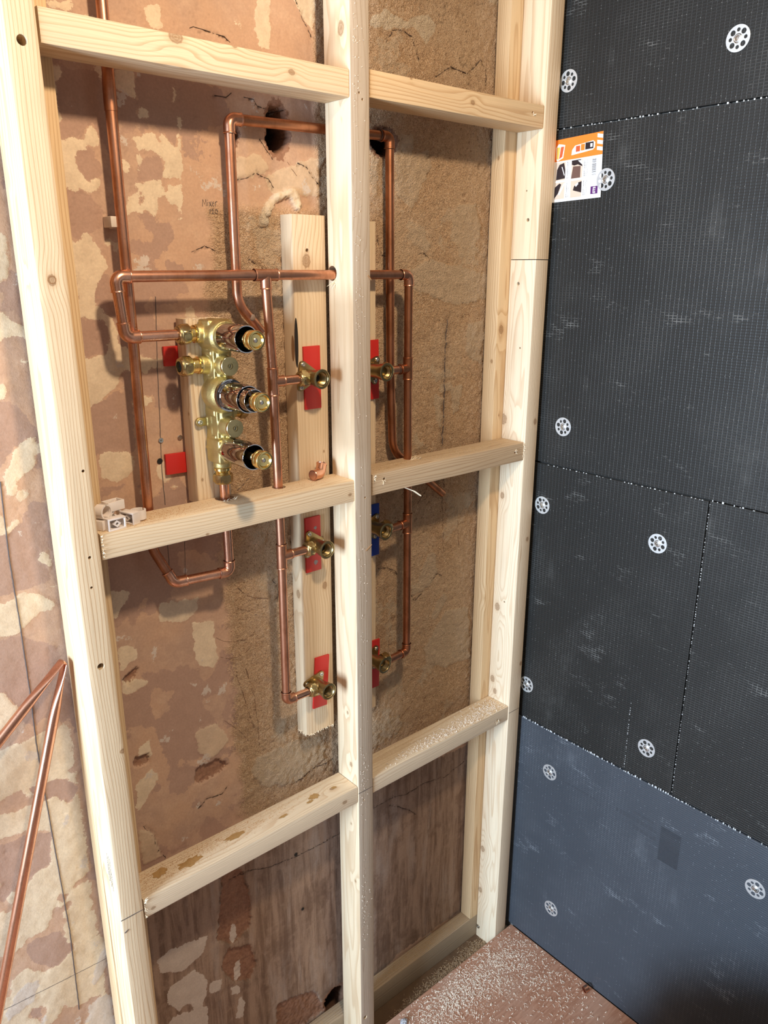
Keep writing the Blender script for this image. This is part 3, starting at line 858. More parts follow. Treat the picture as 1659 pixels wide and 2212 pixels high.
stud_r = timber('timber_stud', .8851, .9233, 0, SD, FLOOR_Z, 1.7160, 2, 'pine_pale', 'lower length of the right-hand stud beside the dark boards', 'stud', GS, .0045,
                holes=[((.8845, .0405, 1.6717), E_, .0034, .02), ((.884, .0272, 1.5482), E_, .002, .02), ((.883, .0308, .9953), E_, .0022, .02)], knots=[(0.885, 0.0526, 1.236, 0.0058), (0.885, 0.05, 0.9775, 0.0075), (0.885, 0.0531, 0.7958, 0.007), (0.885, 0.0443, 0.7671, 0.006), (0.885, 0.0558, 0.3187, 0.008), (0.885, 0.0568, 0.1926, 0.008), (0.885, 0.06, 1.4, 0.009), (0.9123, 0, 1.144, 0.004), (0.916, 0, 0.8449, 0.004), (0.9145, 0, 1.4, 0.005)])
stud_t = timber('timber_stud', .8858, .9238, 0, SD, 1.7175, CEIL_Z, 2, 'pine_plain', 'upper length of the right-hand stud, above the saw-cut joint', 'stud', GS, .0045,
                holes=[((.886, .033, 1.8411), E_, .0016, .02), ((.886, .0258, 1.789), E_, .0034, .02)])
timber('wall_batten', -.033, .031, SD + .0005, .0985, FLOOR_Z, CEIL_Z, 2, 'pine_warm', 'batten behind the left stud, only its thin edge showing', 'batten', GB, 0)
timber('wall_batten', .857, .921, SD + .0006, .098, .1085, CEIL_Z, 2, 'pine_warm', 'upright batten against the wall behind the right-hand stud', 'batten', GB, .0012, knots=[(0.8701, 0.0645, 1.583, 0.007), (0.8528, 0.0645, 1.0012, 0.005), (0.8753, 0.0645, 1.4088, 0.0018), (0.857, 0.08, 1.9, 0.003), (0.857, 0.075, 1.52, 0.003)])
rail = timber('sole_rail', .0325, .934, SD + .0005, .098, FLOOR_Z, .1078, 0, 'pine_grimy', 'low dusty timber rail along the foot of the wall', 'rail')


# the middle stud's front was left rough from the saw
stud_m.data.materials.append(M['pine_rough'])
for f_ in stud_m.data.polygons:
    if f_.normal.y < -.6:
        f_.material_index = 1


def nog(x0, x1, z0, z1, mat, label, holes=(), y0=.002, knots=()):
    return timber('timber_noggin', x0, x1, y0, SD, z0, z1, 0, mat, label, 'noggin', GN, holes=holes, knots=knots)


S_ = (0, 0, -1)
nog_tl = nog(-.0028, .4358, 1.9398, 1.977, 'pine', 'top left noggin, lit warm, with a big knot in its upper edge', knots=[(0.1631, 0.002, 1.973, 0.0078), (0.2466, 0.002, 1.9768, 0.003), (0.3353, 0.002, 1.9585, 0.0042)])
nog_tr = nog(.4765, .8868, 1.9445, 1.9832, 'pine_warm', 'top right noggin between the middle and right-hand studs', [((.8569, 0, 1.9671), N_, .0028, .02)], knots=[(0.56, 0.002, 1.982, 0.002), (0.7, 0.002, 1.965, 0.004)])
nog_ml = nog(.0015, .4398, 1.3192, 1.3566, 'pine', 'middle left noggin carrying white pipe clips, under the mixer valve',
             [((.2185, .0495, 1.3566), S_, .0155, .06), ((.3185, .049, 1.3566), S_, .0115, .06)], knots=[(0.43, 0.002, 1.333, 0.0028), (0.16, 0.002, 1.322, 0.002)])
nog_mr = nog(.4800, .8845, 1.3217, 1.3597, 'pine_weathered', 'middle right noggin with a torn screw hole at each end',
             [((.5066, 0, 1.3473), N_, .0030, .02), ((.8589, 0, 1.3422), N_, .0030, .02), ((.6085, .050, 1.3597), S_, .0100, .06), ((.6245, .038, 1.3597), S_, .0060, .012)])
nog_bl = nog(.0055, .4406, .7077, .7441, 'pine_pale', 'lower left noggin with brown water stains on its top', knots=[(0.4094, 0.002, 0.7251, 0.0042), (0.4, 0.03, 0.7441, 0.004), (0.02, 0.002, 0.72, 0.003)])
nog_br = nog(.4800, .8823, .7103, .7462, 'pine_pale', 'lower right noggin covered with pale wood shavings', [((.8478, 0, .7243), N_, .0034, .02), ((.8400, 0, .7225), N_, .0022, .006)])
for o, L in ((nog_bl, ((.10, .030, .026, .010), (.19, .036, .02, .007), (.36, .033, .012, .009), (.345, .026, .007, .004), (.405, .030, .006, .004), (.05, .04, .014, .01), (.285, .024, .01, .004))),):
    for i, (cx, cy, ra, rb) in enumerate(L):
        bm = bmesh.new()
        vs = []
        for k in range(22):
            a = 2 * PI * k / 22
            f = random.uniform(.6, 1.15)
            vs.append(bm.verts.new((cx + ra * f * math.cos(a), cy + rb * f * math.sin(a), .7443 + .00008 * i)))
        bm.faces.new(vs)
        st_ = link('water_stain', bm, M.setdefault('stain', plain('brown_water_stain', (0.40, 0.235, 0.085), 0.7, var=.3, scale=150)), o, smooth=False)


def fibres(name, parent, spots, mat='fray', r=.0004):
    """torn wood fibres round a hole or a saw cut: (centre, spread, direction, length, count)"""
    bm = bmesh.new()
    for c, sp, d, ln, n in spots:
        for _ in range(n):
            a = Vector(c) + Vector([random.uniform(-s, s) for s in sp])
            dv = Vector(d) + Vector([random.uniform(-.7, .7) for _ in range(3)])
            dv.normalize()
            l_ = ln * random.uniform(.4, 1.2)
            side = Vector([random.uniform(-.3, .3) for _ in range(3)]) * l_
            sweep(bm, [a, a + dv * l_ * .5 + side * .3, a + dv * l_ + side], [r, r, r * .4], 5)
    o = link(name, bm, M[mat], parent)
    o['kind'] = 'stuff'
    return o


fibres('torn_fibres', nog_mr, [((.505, .0015, 1.3455), (.003, .0005, .003), (-.3, -.8, -.4), .006, 5), ((.484, .0015, 1.352), (.003, .0005, .004), (.4, -.5, .3), .007, 8),
                              ((.860, .0015, 1.343), (.003, .0005, .003), (.4, -.6, .8), .006, 5), ((.8835, .0015, 1.343), (.001, .001, .016), (.3, -.6, 0), .004, 26), ((.612, .043, 1.3598), (.012, .006, .0002), (.8, -.4, .6), .006, 40)])
fibres('torn_fibres', nog_br, [((.8478, .0015, .723), (.003, .0005, .004), (.3, -.6, -.8), .007, 6)])
fibres('torn_fibres', nog_tr, [((.8569, .0015, 1.966), (.003, .0005, .003), (.4, -.7, .4), .005, 5)])
fibres('torn_fibres', nog_ml, [((.2185, .035, 1.3566), (.011, .002, .0002), (.5, -.8, .3), .006, 18), ((.0025, .002, 1.338), (.0008, .001, .017), (.6, -.6, 0), .004, 30)])
fibres('torn_fibres', nog_bl, [((.0070, .002, .741), (.0015, .003, .003), (.4, -.6, .5), .006, 14), ((.0062, .002, .724), (.0008, .001, .016), (.5, -.6, 0), .004, 20)])
fibres('torn_fibres', stud_m, [((.4385, .045, 1.680), (.0004, .004, .004), (-.7, 0, -.9), .012, 10)])
# saw cut, pencil marks, knots that split through, on the studs


def mark(name, parent, a, b, r=.0006, mat='pencil'):
    bm = bmesh.new()
    sweep(bm, [a, Vector(a).lerp(Vector(b), .5), b], [r, r * 1.3, r * .6], 6)
    return link(name, bm, M[mat], parent)


mark('pencil_line', stud_l, (-.0335, -.0001, .7297), (.0030, -.0001, .7297))
mark('pencil_line', stud_m, (.4415, -.0001, .7293), (.4782, -.0001, .7293), .0005)
mark('pencil_line', stud_r, (.8835, -.0001, .7290), (.9210, -.0001, .7290), .0004)
mark('split_knot', stud_m, (.4690, .0003, 1.6890), (.4765, .0003, 1.6820), .0014, 'scorch')
mark('split_knot', stud_m, (.4630, .0003, 1.2245), (.4765, .0003, 1.2330), .0013, 'scorch')
mark('pencil_line', stud_l, (-.0300, -.0001, .7040), (-.0235, -.0001, .7075), .0008)
for o, (x, z, r) in ((stud_l, (-.0228, 1.6855, .0052)), (stud_l, (-.0030, 1.022, .003))):
    bm = bmesh.new()
    lathe(bm, (x, .0004, z), (0, -1, 0), [(0, r), (.0006, r * .95), (.0006, r * .72), (.0003, r * .7), (.0003, .0001)], 20, caps=False)
    link('dark_knot', bm, M['scorch'], o)
# bolt heads near the foot of the right-hand stud
for y, z, r in ((.057, .0760, .0055),):
    bm = bmesh.new()
    lathe(bm, (.8808, y, z), (-1, 0, 0), [(0, r + .001), (.0006, r + .001), (.0006, r), (.0022, r * .9), (.0022, r * .35), (.001, r * .3)], 24)
    link('bolt_head', bm, M['steel'], stud_r)
# faint printed stamp on the left stud's side: rows of tiny illegible dashes
bm = bmesh.new()
for row in range(3):
    y = .018 + row * .005
    z = .835 + row * .002
    while z > .775 + row * .006:
        l_ = random.uniform(.001, .0026)
        box(bm, -.03345, -.0332, y, y + random.uniform(.0006, .0013), z - l_, z)
        z -= l_ + random.uniform(.0006, .0016)
link('ink_stamp', bm, M['pencil'], stud_l, smooth=False)

# ---- boards that carry the plumbing
GP = 'backing timbers on the wall'
plank_v = timber('backing_plank', .1805, .2395, SD + .0005, .0968, 1.3500, 1.6290, 2, 'pine_plain', 'short upright timber behind the brass mixer valve', 'plank', GP, knots=[(0.1805, 0.075, 1.49, 0.002), (0.19, 0.0643, 1.388, 0.002)])
plank_l = timber('backing_plank', .3745, .4392, .0705, .1035, .8530, 1.7800, 2, 'pine_plain', 'long upright timber left of the middle stud, scorched by a blowtorch', 'plank', GP, knots=[(0.4004, 0.0705, 1.711, 0.0085), (0.3745, 0.085, 1.1388, 0.0062), (0.4231, 0.0705, 1.1468, 0.0055), (0.4273, 0.0705, 1.3968, 0.0018), (0.43, 0.0705, 1.53, 0.002), (0.42, 0.0705, 1.24, 0.0026)])
plank_r = timber('backing_plank', .4812, .5460, .0710, .1035, .8480, 1.7750, 2, 'pine', 'long upright timber right of the middle stud, only its edge showing', 'plank', GP)
cut(plank_l, [((.4027, .0705, 1.7268), N_, .0032, .02)])
bm = bmesh.new()
for k, (dz, w) in enumerate(((0, .0052),)):
    vs = []
    for i in range(25):
        a = 2 * PI * i / 24
        if i == 24:
            break
        vs.append((a, math.sin(a)))
    ring = []
    for a, s in vs:
        zz = 1.578 + .040 * math.cos(a) + .006
        ww = .0034 * math.sin(a)
        ring.append(bm.verts.new((.3768 + ww, .0703 + (-.0001 if ww > 0 else .0001), zz)))
    bm.faces.new(ring)
link('scorch_mark', bm, M['char'], plank_l, smooth=False)
bm = bmesh.new()
ring = [bm.verts.new((.37435, .0775 + .0042 * math.cos(2 * PI * i / 20), 1.575 + .021 * math.sin(2 * PI * i / 20))) for i in range(20)]
bm.faces.new(ring)
link('scorch_mark', bm, M['scorch'], plank_l, smooth=False)
fibres('torn_fibres', plank_l, [((.407, .0705, .8526), (.03, .001, .0004), (0, -.2, -1), .004, 70), ((.3745, .087, .8526), (.0004, .014, .0004), (-.2, 0, -1), .004, 26)], r=.0006)
fibres('torn_fibres', plank_v, [((.21, .066, 1.6292), (.028, .004, .0004), (.1, -.3, 1), .0012, 50)], r=.0004)

# ================================================================ plastic packers
GK = 'plastic packing shims'


def shim(x, z, y0, y1, w, h, mat, label, rot=0.0, spots=()):
    bm = bmesh.new()
    box(bm, -w / 2, w / 2, 0, y1 - y0, -h / 2, h / 2, .0008, 2)
    # moulded recess lines on the face
    o = link('packing_shim', bm, M[mat])
    o.location = (x, y0, z)
    o.rotation_euler = (0, rot, 0)
    tag(o, label, 'packer', GK)
    for sx, sz, r in spots:
        bm = bmesh.new()
        vs = [bm.verts.new((sx + r * random.uniform(.6, 1.2) * math.cos(2 * PI * k / 14), -.00015, sz + r * random.uniform(.6, 1.2) * math.sin(2 * PI * k / 14))) for k in range(14)]
        bm.faces.new(vs)
        c = link('grey_smear', bm, M['steel_smear'], None, smooth=False)
        c.parent = o
    return o


M['steel_smear'] = plain('grey_smear', (0.28, 0.22, 0.21), 0.6)
shim(.4045, 1.5258, .0665, .0703, .0335, .104, 'red', 'upright red shim behind the upper left tap connector', -.006)
shim(.3975, 1.2335, .0665, .0703, .0328, .102, 'red', 'red shim with two grey smears behind the middle left tap connector', 0, ((.005, .030, .0036), (.004, -.034, .0052)))
shim(.4076, .9565, .0665, .0703, .0322, .104, 'red', 'tilted red shim behind the lowest left tap connector', .075)
shim(.5335, 1.5285, .0670, .0708, .0325, .104, 'red', 'red shim behind the upper right tap connector, beside the middle stud', -.012)
shim(.5345, 1.2290, .0670, .0708, .0328, .102, 'blue', 'dark blue shim behind the middle right tap connector', 0)
shim(.5355, .9475, .0670, .0708, .0325, .104, 'red', 'red shim behind the lowest right tap connector', .02)
shim(.1900, 1.5745, .0972, .1030, .062, .029, 'red', 'short red shim poking out left of the valve timber, upper one')
shim(.1830, 1.4110, .0972, .1030, .070, .032, 'red', 'short red shim poking out left of the valve timber, lower one', .02)

# ================================================================ copper pipework
YA = .050
GC = 'copper pipe runs'
# main feed on the left: down the wall, under the noggin, up to the valve
run = empty('copper_pipe_run', (.105, .078, 1.3), 'tall copper feed pipe down the left wall, curling under to the valve', 'pipe', GC)
pipe([(.1062, .078, CEIL_Z), (.1040, .078, 1.905)], run, 'copper')
bm = bmesh.new()   # swaged joint
sweep(bm, [(.1040, .078, 1.935), (.1039, .078, 1.925), (.1038, .078, 1.905), (.1038, .078, 1.893)], [R15 * 1.0, R15 * 1.10, R15 * 1.13, R15 * 1.10], 28)
link('swaged_joint', bm, M['copper'], run)
eb = Vector((.1265, .0565, 1.2365))
e2 = Vector((.2196, .0495, 1.2335))
d_ = (e2 - eb).normalized()
d0 = (Vector((.1050, .078, 1.292)) - eb).normalized()
pipe([(.1038, .078, 1.90), (.1052, .078, 1.60), (.1050, .078, 1.292), eb + d0 * .008], run, 'copper', R15, .05)
elbow(eb, d0, d_, run, .020, 'copper_new')
pipe([eb + d_ * .008, e2 - d_ * .006], run, 'copper_new')
elbow(e2, -d_, (0, 0, 1), run, .019, 'copper_new')
pipe([e2 + Vector((0, 0, .006)), (.2186, .0495, 1.402)], run, 'copper_new')

# loop A: valve outlet, up, across through the stud, with the branches
run = empty('copper_pipe_run', (.31, YA, 1.689), 'copper pipe loop from the valve through the middle stud to the six tap connectors', 'pipe', GC)
pa, pb = Vector((.0765, YA, 1.6885)), Vector((.0830, YA, 1.6092))
zt = 1.6893
pt = Vector((.3100, YA, zt + .0006))
pc = Vector((.6035, YA, zt + .0002))
pipe([(.178, YA, 1.6092), pb + Vector((.008, 0, 0))], run, 'copper_new')
elbow(pb, (1, 0, 0), pa - pb, run, .020, 'copper_new')
pipe([pb.lerp(pa, .1), pb.lerp(pa, .9)], run, 'copper_new')
elbow(pa, pb - pa, (1, 0, 0), run, .020, 'copper_new')
pipe([pa + Vector((.008, 0, 0)), pt - Vector((.01, 0, 0))], run, 'copper')
tee(pt, (1, 0, 0), (.012, 0, -1), run, .0205, .021, 'copper')
pipe([pt + Vector((.01, 0, 0)), pc - Vector((.008, 0, 0))], run, 'copper')
elbow(pc, (-1, 0, 0), (.03, 0, -1), run, .019, 'copper')
# left drop
tl = [Vector((.3162, YA, 1.5287)), Vector((.3195, YA, 1.2350)), Vector((.3180, YA, .9590))]
pipe([pt + Vector((0, 0, -.01)), tl[0] + Vector((0, 0, .012))], run, 'copper')
tee(tl[0], (.008, 0, -1), (1, 0, 0), run, .022, .020)
pipe([tl[0] - Vector((0, 0, .012)), tl[1] + Vector((0, 0, .012))], run, 'copper')
tee(tl[1], (0, 0, -1), (1, 0, 0), run, .022, .020)
pipe([tl[1] - Vector((0, 0, .012)), tl[2] + Vector((0, 0, .006))], run, 'copper')
elbow(tl[2], (0, 0, 1), (1, 0, 0), run, .018)
for q in tl:
    pipe([q + Vector((.008, 0, 0)), q + Vector((.060, 0, 0))], run, 'copper_new')
# right drop
tr = [Vector((.6040, YA, 1.5275)), Vector((.6075, YA, 1.2330)), Vector((.6090, YA, .9595))]
pipe([pc + Vector((0, 0, -.008)), tr[0] + Vector((0, 0, .012))], run, 'copper_shaded')
tee(tr[0], (.006, 0, -1), (-1, -.10, 0), run, .020, .022, 'copper_shaded')
pipe([tr[0] - Vector((0, 0, .012)), tr[1] + Vector((0, 0, .012))], run, 'copper_shaded')
tee(tr[1], (0, 0, -1), (-1, -.10, 0), run, .020, .022, 'copper_shaded')
pipe([tr[1] - Vector((0, 0, .012)), tr[2] + Vector((0, 0, .006))], run, 'copper_shaded')
elbow(tr[2], (0, 0, 1), (-1, -.10, 0), run, .018, 'copper_shaded')
for q in tr:
    pipe([q - Vector((.008, .0008, 0)), q - Vector((.062, .006, 0))], run, 'copper')
# solder ring drawn on the upper right branch
bm = bmesh.new()
for dx in (.0255, .0275):
    lathe(bm, tr[0] - Vector((dx, .0026, 0)), (-1, -.1, 0), [(0, R15), (0, R15 + .0003), (.0009, R15 + .0003), (.0009, R15)], 24, caps=False)
link('black_ink_ring', bm, M['solder'], run)

# loop B: up and over behind the frame
run = empty('copper_pipe_run', (.28, .082, 1.90), 'copper pipe arch over the wall behind the middle stud', 'pipe', GC)
b0, b1 = Vector((.2795, .082, 1.9045)), Vector((.5855, .082, 1.9105))
pipe([b0 + Vector((0, 0, -.008)), (.2790, .082, 1.78), (.2785, .082, 1.648), (.3215, .086, 1.604)], run, 'copper', R15, [1, .045])
elbow(b0, (0, 0, -1), (1, 0, .02), run, .020, 'copper')
pipe([b0 + Vector((.008, 0, 0)), b1 - Vector((.008, 0, 0))], run, 'copper_shaded')
elbow(b1, (-1, 0, -.02), (0, 0, -1), run, .019, 'copper_shaded')
pipe([b1 - Vector((0, 0, .008)), (.590, .082, 1.5225), (.5965, .082, 1.372), (.7400, .0885, 1.2590)], run, 'copper_shaded', R15, [1, .050])
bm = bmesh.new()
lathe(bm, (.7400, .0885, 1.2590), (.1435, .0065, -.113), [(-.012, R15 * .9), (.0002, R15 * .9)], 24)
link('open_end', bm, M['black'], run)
bm = bmesh.new()
lathe(bm, b1 - Vector((.0215, 0, 0)), (-1, 0, 0), [(0, R15 + .0014), (.0018, R15 + .0014), (.0018, R15)], 24)
link('solder_ring', bm, M['solder'], run)
bm = bmesh.new()   # old blob of solder on the lower bend
bmesh.ops.create_uvsphere(bm, u_segments=12, v_segments=8, radius=.0055, matrix=Matrix.Translation((.301, .0782, 1.6265)) @ Matrix.Diagonal((1, .5, 1, 1)))
link('solder_blob', bm, plain('old_flux', (0.24, 0.17, 0.13), .6), run)

# bent off-cut leaning at lower left: two tubes meeting in a flattened kink
run = empty('bent_copper_tube', (-.046, .072, 1.15), 'bright copper tube kinked into a narrow V beside the left stud', 'tube')
ta, tb, tc_ = Vector((-.30, .060, .927)), Vector((-.0450, .079, 1.151)), Vector((-.30, .045, .36))
da, dc = (ta - tb).normalized(), (tc_ - tb).normalized()
nrm = da.cross(dc).normalized()
if nrm.y > 0:
    nrm = -nrm
bis = (da + dc).normalized()
sep_ = (da - bis * da.dot(bis)).normalized()
path = []
for i in range(44):
    s_k = (1 - i / 43) ** 1.7
    path.append(tb + sep_ * .0022 + da * .002 + da * ((ta - tb).length * s_k))
for k in range(1, 8):
    a = PI * k / 8
    path.append(tb + da * .002 * (1 - k / 8) + dc * .002 * (k / 8) + sep_ * (.0022 * math.cos(a)) - bis * (.0022 * math.sin(a)))
for i in range(44):
    s_k = (i / 43) ** 1.7
    path.append(tb - sep_ * .0022 + dc * .002 + dc * ((tc_ - tb).length * s_k))
bm = bmesh.new()
rings = []
for i, c in enumerate(path):
    t_ = (path[min(i + 1, len(path) - 1)] - path[max(i - 1, 0)]).normalized()
    side = t_.cross(nrm).normalized()
    k = float(sstep(np.array((c - tb).length), .004, .085))
    a, b = R15 * (.26 + .74 * k), R15 * (1.30 - .30 * k)
    rings.append([bm.verts.new(c + side * (a * math.cos(2 * PI * q / 28)) + nrm * (b * math.sin(2 * PI * q / 28))) for q in range(28)])
for r0, r1 in zip(rings, rings[1:]):
    for q in range(28):
        bm.faces.new((r0[q], r0[(q + 1) % 28], r1[(q + 1) % 28], r1[q]))
bm.faces.new(rings[0])
bm.faces.new(rings[-1])
bpy.data.objects.remove(run)
tag(link('bent_copper_tube', bm, M['copper_new']), 'bright copper tube kinked into a narrow V beside the left stud', 'tube')

# loose copper elbow on the middle left noggin
loose = bmesh.new()
le = Vector((.4015, .0480, 1.3566 + .0094))
fitting_tube(loose, fillet([le + Vector((-.018, -.004, 0)), le, le + Vector((.010, .008, .014))], .010, 10), .0088)
for p_, q_ in ((le + Vector((-.0183, -.0041, 0)), Vector((-1, -.2, 0))),):
    lathe(loose, p_, -q_, [(0, R15 * .95), (.006, R15 * .95)], 24)
tag(link('pipe_elbow', loose, M['copper_new']), 'spare copper elbow lying on the middle left noggin', 'elbow')

# ================================================================ tap connectors (brass wall-plate elbows)
GF = 'brass tap connectors'


def connector(x, z, side, pipe_y, plate_y, label, rot=0.0, front=.024, tilt=0.0):
    """side -1: pipe arrives from the left; +1: from the right"""
    root = empty('tap_connector', (x, plate_y, z), label, 'connector', GF)
    # plate with three screw lugs
    lugs = [Vector((-side * -.012 * 1.0, 0, .0185)), Vector((-side * -.011, 0, -.0185)), Vector((side * -.019, 0, .003))]
    lugs = [Matrix.Rotation(rot, 3, 'Y') @ q for q in lugs]
    pts2 = []
    for q in lugs:
        for k in range(20):
            a = 2 * PI * k / 20
            pts2.append((q.x + .0062 * math.cos(a), q.z + .0062 * math.sin(a)))
    pts2 = sorted(set(pts2))

    def hull(ps):
        lo, hi = [], []
        for p_ in ps:
            while len(lo) >= 2 and (lo[-1][0] - lo[-2][0]) * (p_[1] - lo[-2][1]) - (lo[-1][1] - lo[-2][1]) * (p_[0] - lo[-2][0]) <= 0:
                lo.pop()
            lo.append(p_)
        for p_ in reversed(ps):
            while len(hi) >= 2 and (hi[-1][0] - hi[-2][0]) * (p_[1] - hi[-2][1]) - (hi[-1][1] - hi[-2][1]) * (p_[0] - hi[-2][0]) <= 0:
                hi.pop()
            hi.append(p_)
        return lo[:-1] + hi[:-1]
    h = hull(pts2)
    bm = bmesh.new()
    f = [bm.verts.new((x + a, plate_y - .0034, z + b)) for a, b in h]
    g = [bm.verts.new((x + a, plate_y, z + b)) for a, b in h]
    bm.faces.new(f)
    bm.faces.new(g[::-1])
    for k in range(len(h)):
        bm.faces.new((f[k], g[k], g[(k + 1) % len(h)], f[(k + 1) % len(h)]))
    link('wall_plate', bm, M['brass_dark'], root)
    for q in lugs:
        c = Vector((x + q.x, plate_y - .0034, z + q.z))
        bm = bmesh.new()
        lathe(bm, c, (0, -1, 0), [(0, .0040), (.0012, .0040), (.0022, .0030), (.0022, .0014), (.0008, .0012)], 18)
        link('screw', bm, M['steel'], root)
    # body and threaded socket
    ax = Vector((tilt, -1, 0)).normalized()
    bm = bmesh.new()
    o = Vector((x, plate_y - .002, z))
    Ls = (plate_y - .002) - front
    lathe(bm, o, ax, [(0, .0125), (.004, .0120), (Ls - .017, .0125), (Ls - .012, .0142), (Ls - .003, .0146), (Ls - .0022, .0158), (Ls - .0004, .0160), (Ls, .0152), (Ls, .0120), (Ls - .002, .0108), (Ls - .016, .0100), (Ls - .016, .0062), (Ls - .028, .0055)], 40)
    for k in range(6):   # thread turns inside the socket
        lathe(bm, o + ax * (Ls - .0045 - k * .0019), ax, [(0, .0106), (.0006, .0099), (.0012, .0106)], 32, caps=False)
    px = Vector((x, pipe_y, z))
    sx = Vector((side, 0, 0))
    lathe(bm, px, sx, [(0, .0105), (.014, .0105), (.016, .0092)], 28)
    link('socket', bm, M['brass_dark'], root)
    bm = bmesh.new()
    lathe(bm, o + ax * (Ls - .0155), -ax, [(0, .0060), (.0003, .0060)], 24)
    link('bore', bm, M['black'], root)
    bm = bmesh.new()
    hexnut(bm, px + sx * .0130, sx, .0125, .0122)
    lathe(bm, px + sx * .0255, sx, [(0, .0115), (.002, .0108), (.003, .0088), (.003, .0079)], 28, caps=False)
    link('compression_nut', bm, M['brass'], root)
    return root


connector(.3925, 1.5290, -1, YA, .0664, 'upper left brass tap connector, level with the mixer valve', .15, .0235)
connector(.3960, 1.2352, -1, YA, .0664, 'middle left brass tap connector, just under the middle left noggin', .15, .0235)
connector(.3935, .9600, -1, YA, .0664, 'lowest left brass tap connector near the sawn foot of its timber', -.75, .0235)
connector(.5285, 1.5290, 1, YA - .006, .0669, 'upper right brass tap connector, above the middle right noggin', .1, .0235, .06)
connector(.5285, 1.2385, 1, YA - .006, .0669, 'middle right brass tap connector in front of the blue shim', .1, .0235, .06)
connector(.5265, .9655, 1, YA - .006, .0669, 'lowest right brass tap connector under the middle right noggin', .1, .0235, .06)

# ================================================================ mixer valve
VX, VY = .2180, .0500
ZI = 1.6090
ZV = (1.6055, 1.5215, 1.4390)
valve = empty('mixer_valve', (VX, SD, 1.36), 'cast brass three-control shower mixer valve with chrome sleeves', 'valve')
YM = (0, -1, 0)


def remesh(bm, voxel=.0011, smooth=5):
    bmesh.ops.recalc_face_normals(bm, faces=bm.faces)
    me = bpy.data.meshes.new('casting')
    bm.to_mesh(me)
    bm.free()
    o = bpy.data.objects.new('casting', me)
    COL.objects.link(o)
    md = o.modifiers.new('r', 'REMESH')
    md.mode = 'VOXEL'
    md.voxel_size = voxel
    sm = o.modifiers.new('s', 'SMOOTH')
    sm.factor = .5
    sm.iterations = smooth
    bpy.context.view_layer.update()
    new = bpy.data.meshes.new_from_object(o.evaluated_get(bpy.context.evaluated_depsgraph_get()))
    bpy.data.objects.remove(o)
    return new


bm = bmesh.new()
# top block
lathe(bm, (VX, .0625, ZV[0]), YM, [(0, .0245), (.040, .0245), (.046, .0215)], 40)
box(bm, VX - .020, VX + .020, .030, .062, ZV[0], ZV[0] + .0235, .003)
# middle bulb
lathe(bm, (VX, .0630, ZV[1]), YM, [(0, .018), (.006, .0245), (.016, .0280), (.030, .0285), (.040, .0265), (.047, .0235)], 44)
# bottom block: chamfered box
lathe(bm, (VX, .0625, ZV[2]), YM, [(0, .0205), (.044, .0205), (.048, .019)], 6)
box(bm, VX - .0195, VX + .0195, .022, .062, ZV[2] - .022, ZV[2] + .016, .004)
# check-valve barrels
lathe(bm, (VX, .060, 1.5640), YM, [(0, .0150), (.040, .0145), (.046, .0125)], 36)
lathe(bm, (VX, .060, 1.4735), YM, [(0, .0170), (.030, .0150), (.052, .0140)], 36)
# spine, back rails and webs
box(bm, VX - .0165, VX + .0165, .046, .0630, 1.418, 1.628, .002)
for s in (-1, 1):
    box(bm, VX + s * .0135 - .0018, VX + s * .0135 + .0018, .030, .062, 1.425, 1.625, .0006)
box(bm, VX - .0095, VX + .0095, .026, .060, 1.425, 1.620, .002)
for za, zb in ((1.578, 1.584), (1.540, 1.547), (1.489, 1.497), (1.450, 1.459)):
    box(bm, VX - .017, VX + .017, .036, .062, za, zb, .001)
# left bosses and bottom tail, right boss
lathe(bm, (VX - .010, VY, ZI), (-1, 0, 0), [(0, .0140), (.018, .0140), (.0185, .0134), (.021, .0134)], 32)
lathe(bm, (VX - .008, VY, 1.5640), (-1, 0, 0), [(0, .0132), (.0180, .0132), (.020, .0126)], 32)
lathe(bm, (VX, VY, 1.424), (0, 0, -1), [(0, .0138), (.016, .0138), (.018, .0128)], 32)
lathe(bm, (VX + .008, VY + .002, 1.492), (1, 0, 0), [(0, .0125), (.018, .0125)], 32)
# fixing lugs
for lx, lz in ((VX - .0285, 1.4785), (VX + .0285, 1.555)):
    s = -1 if lx < VX else 1
    lathe(bm, (lx, .0630, lz), YM, [(0, .0068), (.006, .0068)], 28)
    box(bm, min(lx, VX), max(lx, VX), .0575, .0630, lz - .0062, lz + .0062, .001)
body = link_mesh('valve_body', remesh(bm), M['brass_cast'], valve, angle=60)
# raised casting mark on the upper barrel
bm = bmesh.new()
for k, (a, b) in enumerate(((0, .0085), (.003, .0085), (.0052, .0085), (.0082, .0085))):
    box(bm, VX - .0152, VX - .0139, .0345 - a - .0009, .0345 - a, 1.564 - b / 2, 1.564 + b / 2, .0003)
link('casting_mark', bm, M['brass_bright'], valve)


def collar(z, x0, x1):
    bm = bmesh.new()
    lathe(bm, (x0, VY, z), (-1, 0, 0), [(0, .0118), (.0005, .0128), (.003, .0128), (.0035, .0108)] + [(.0038 + .0011 * k, .0104 + .0006 * (k % 2)) for k in range(9)] + [(x0 - x1, .0104)], 36)
    return bm


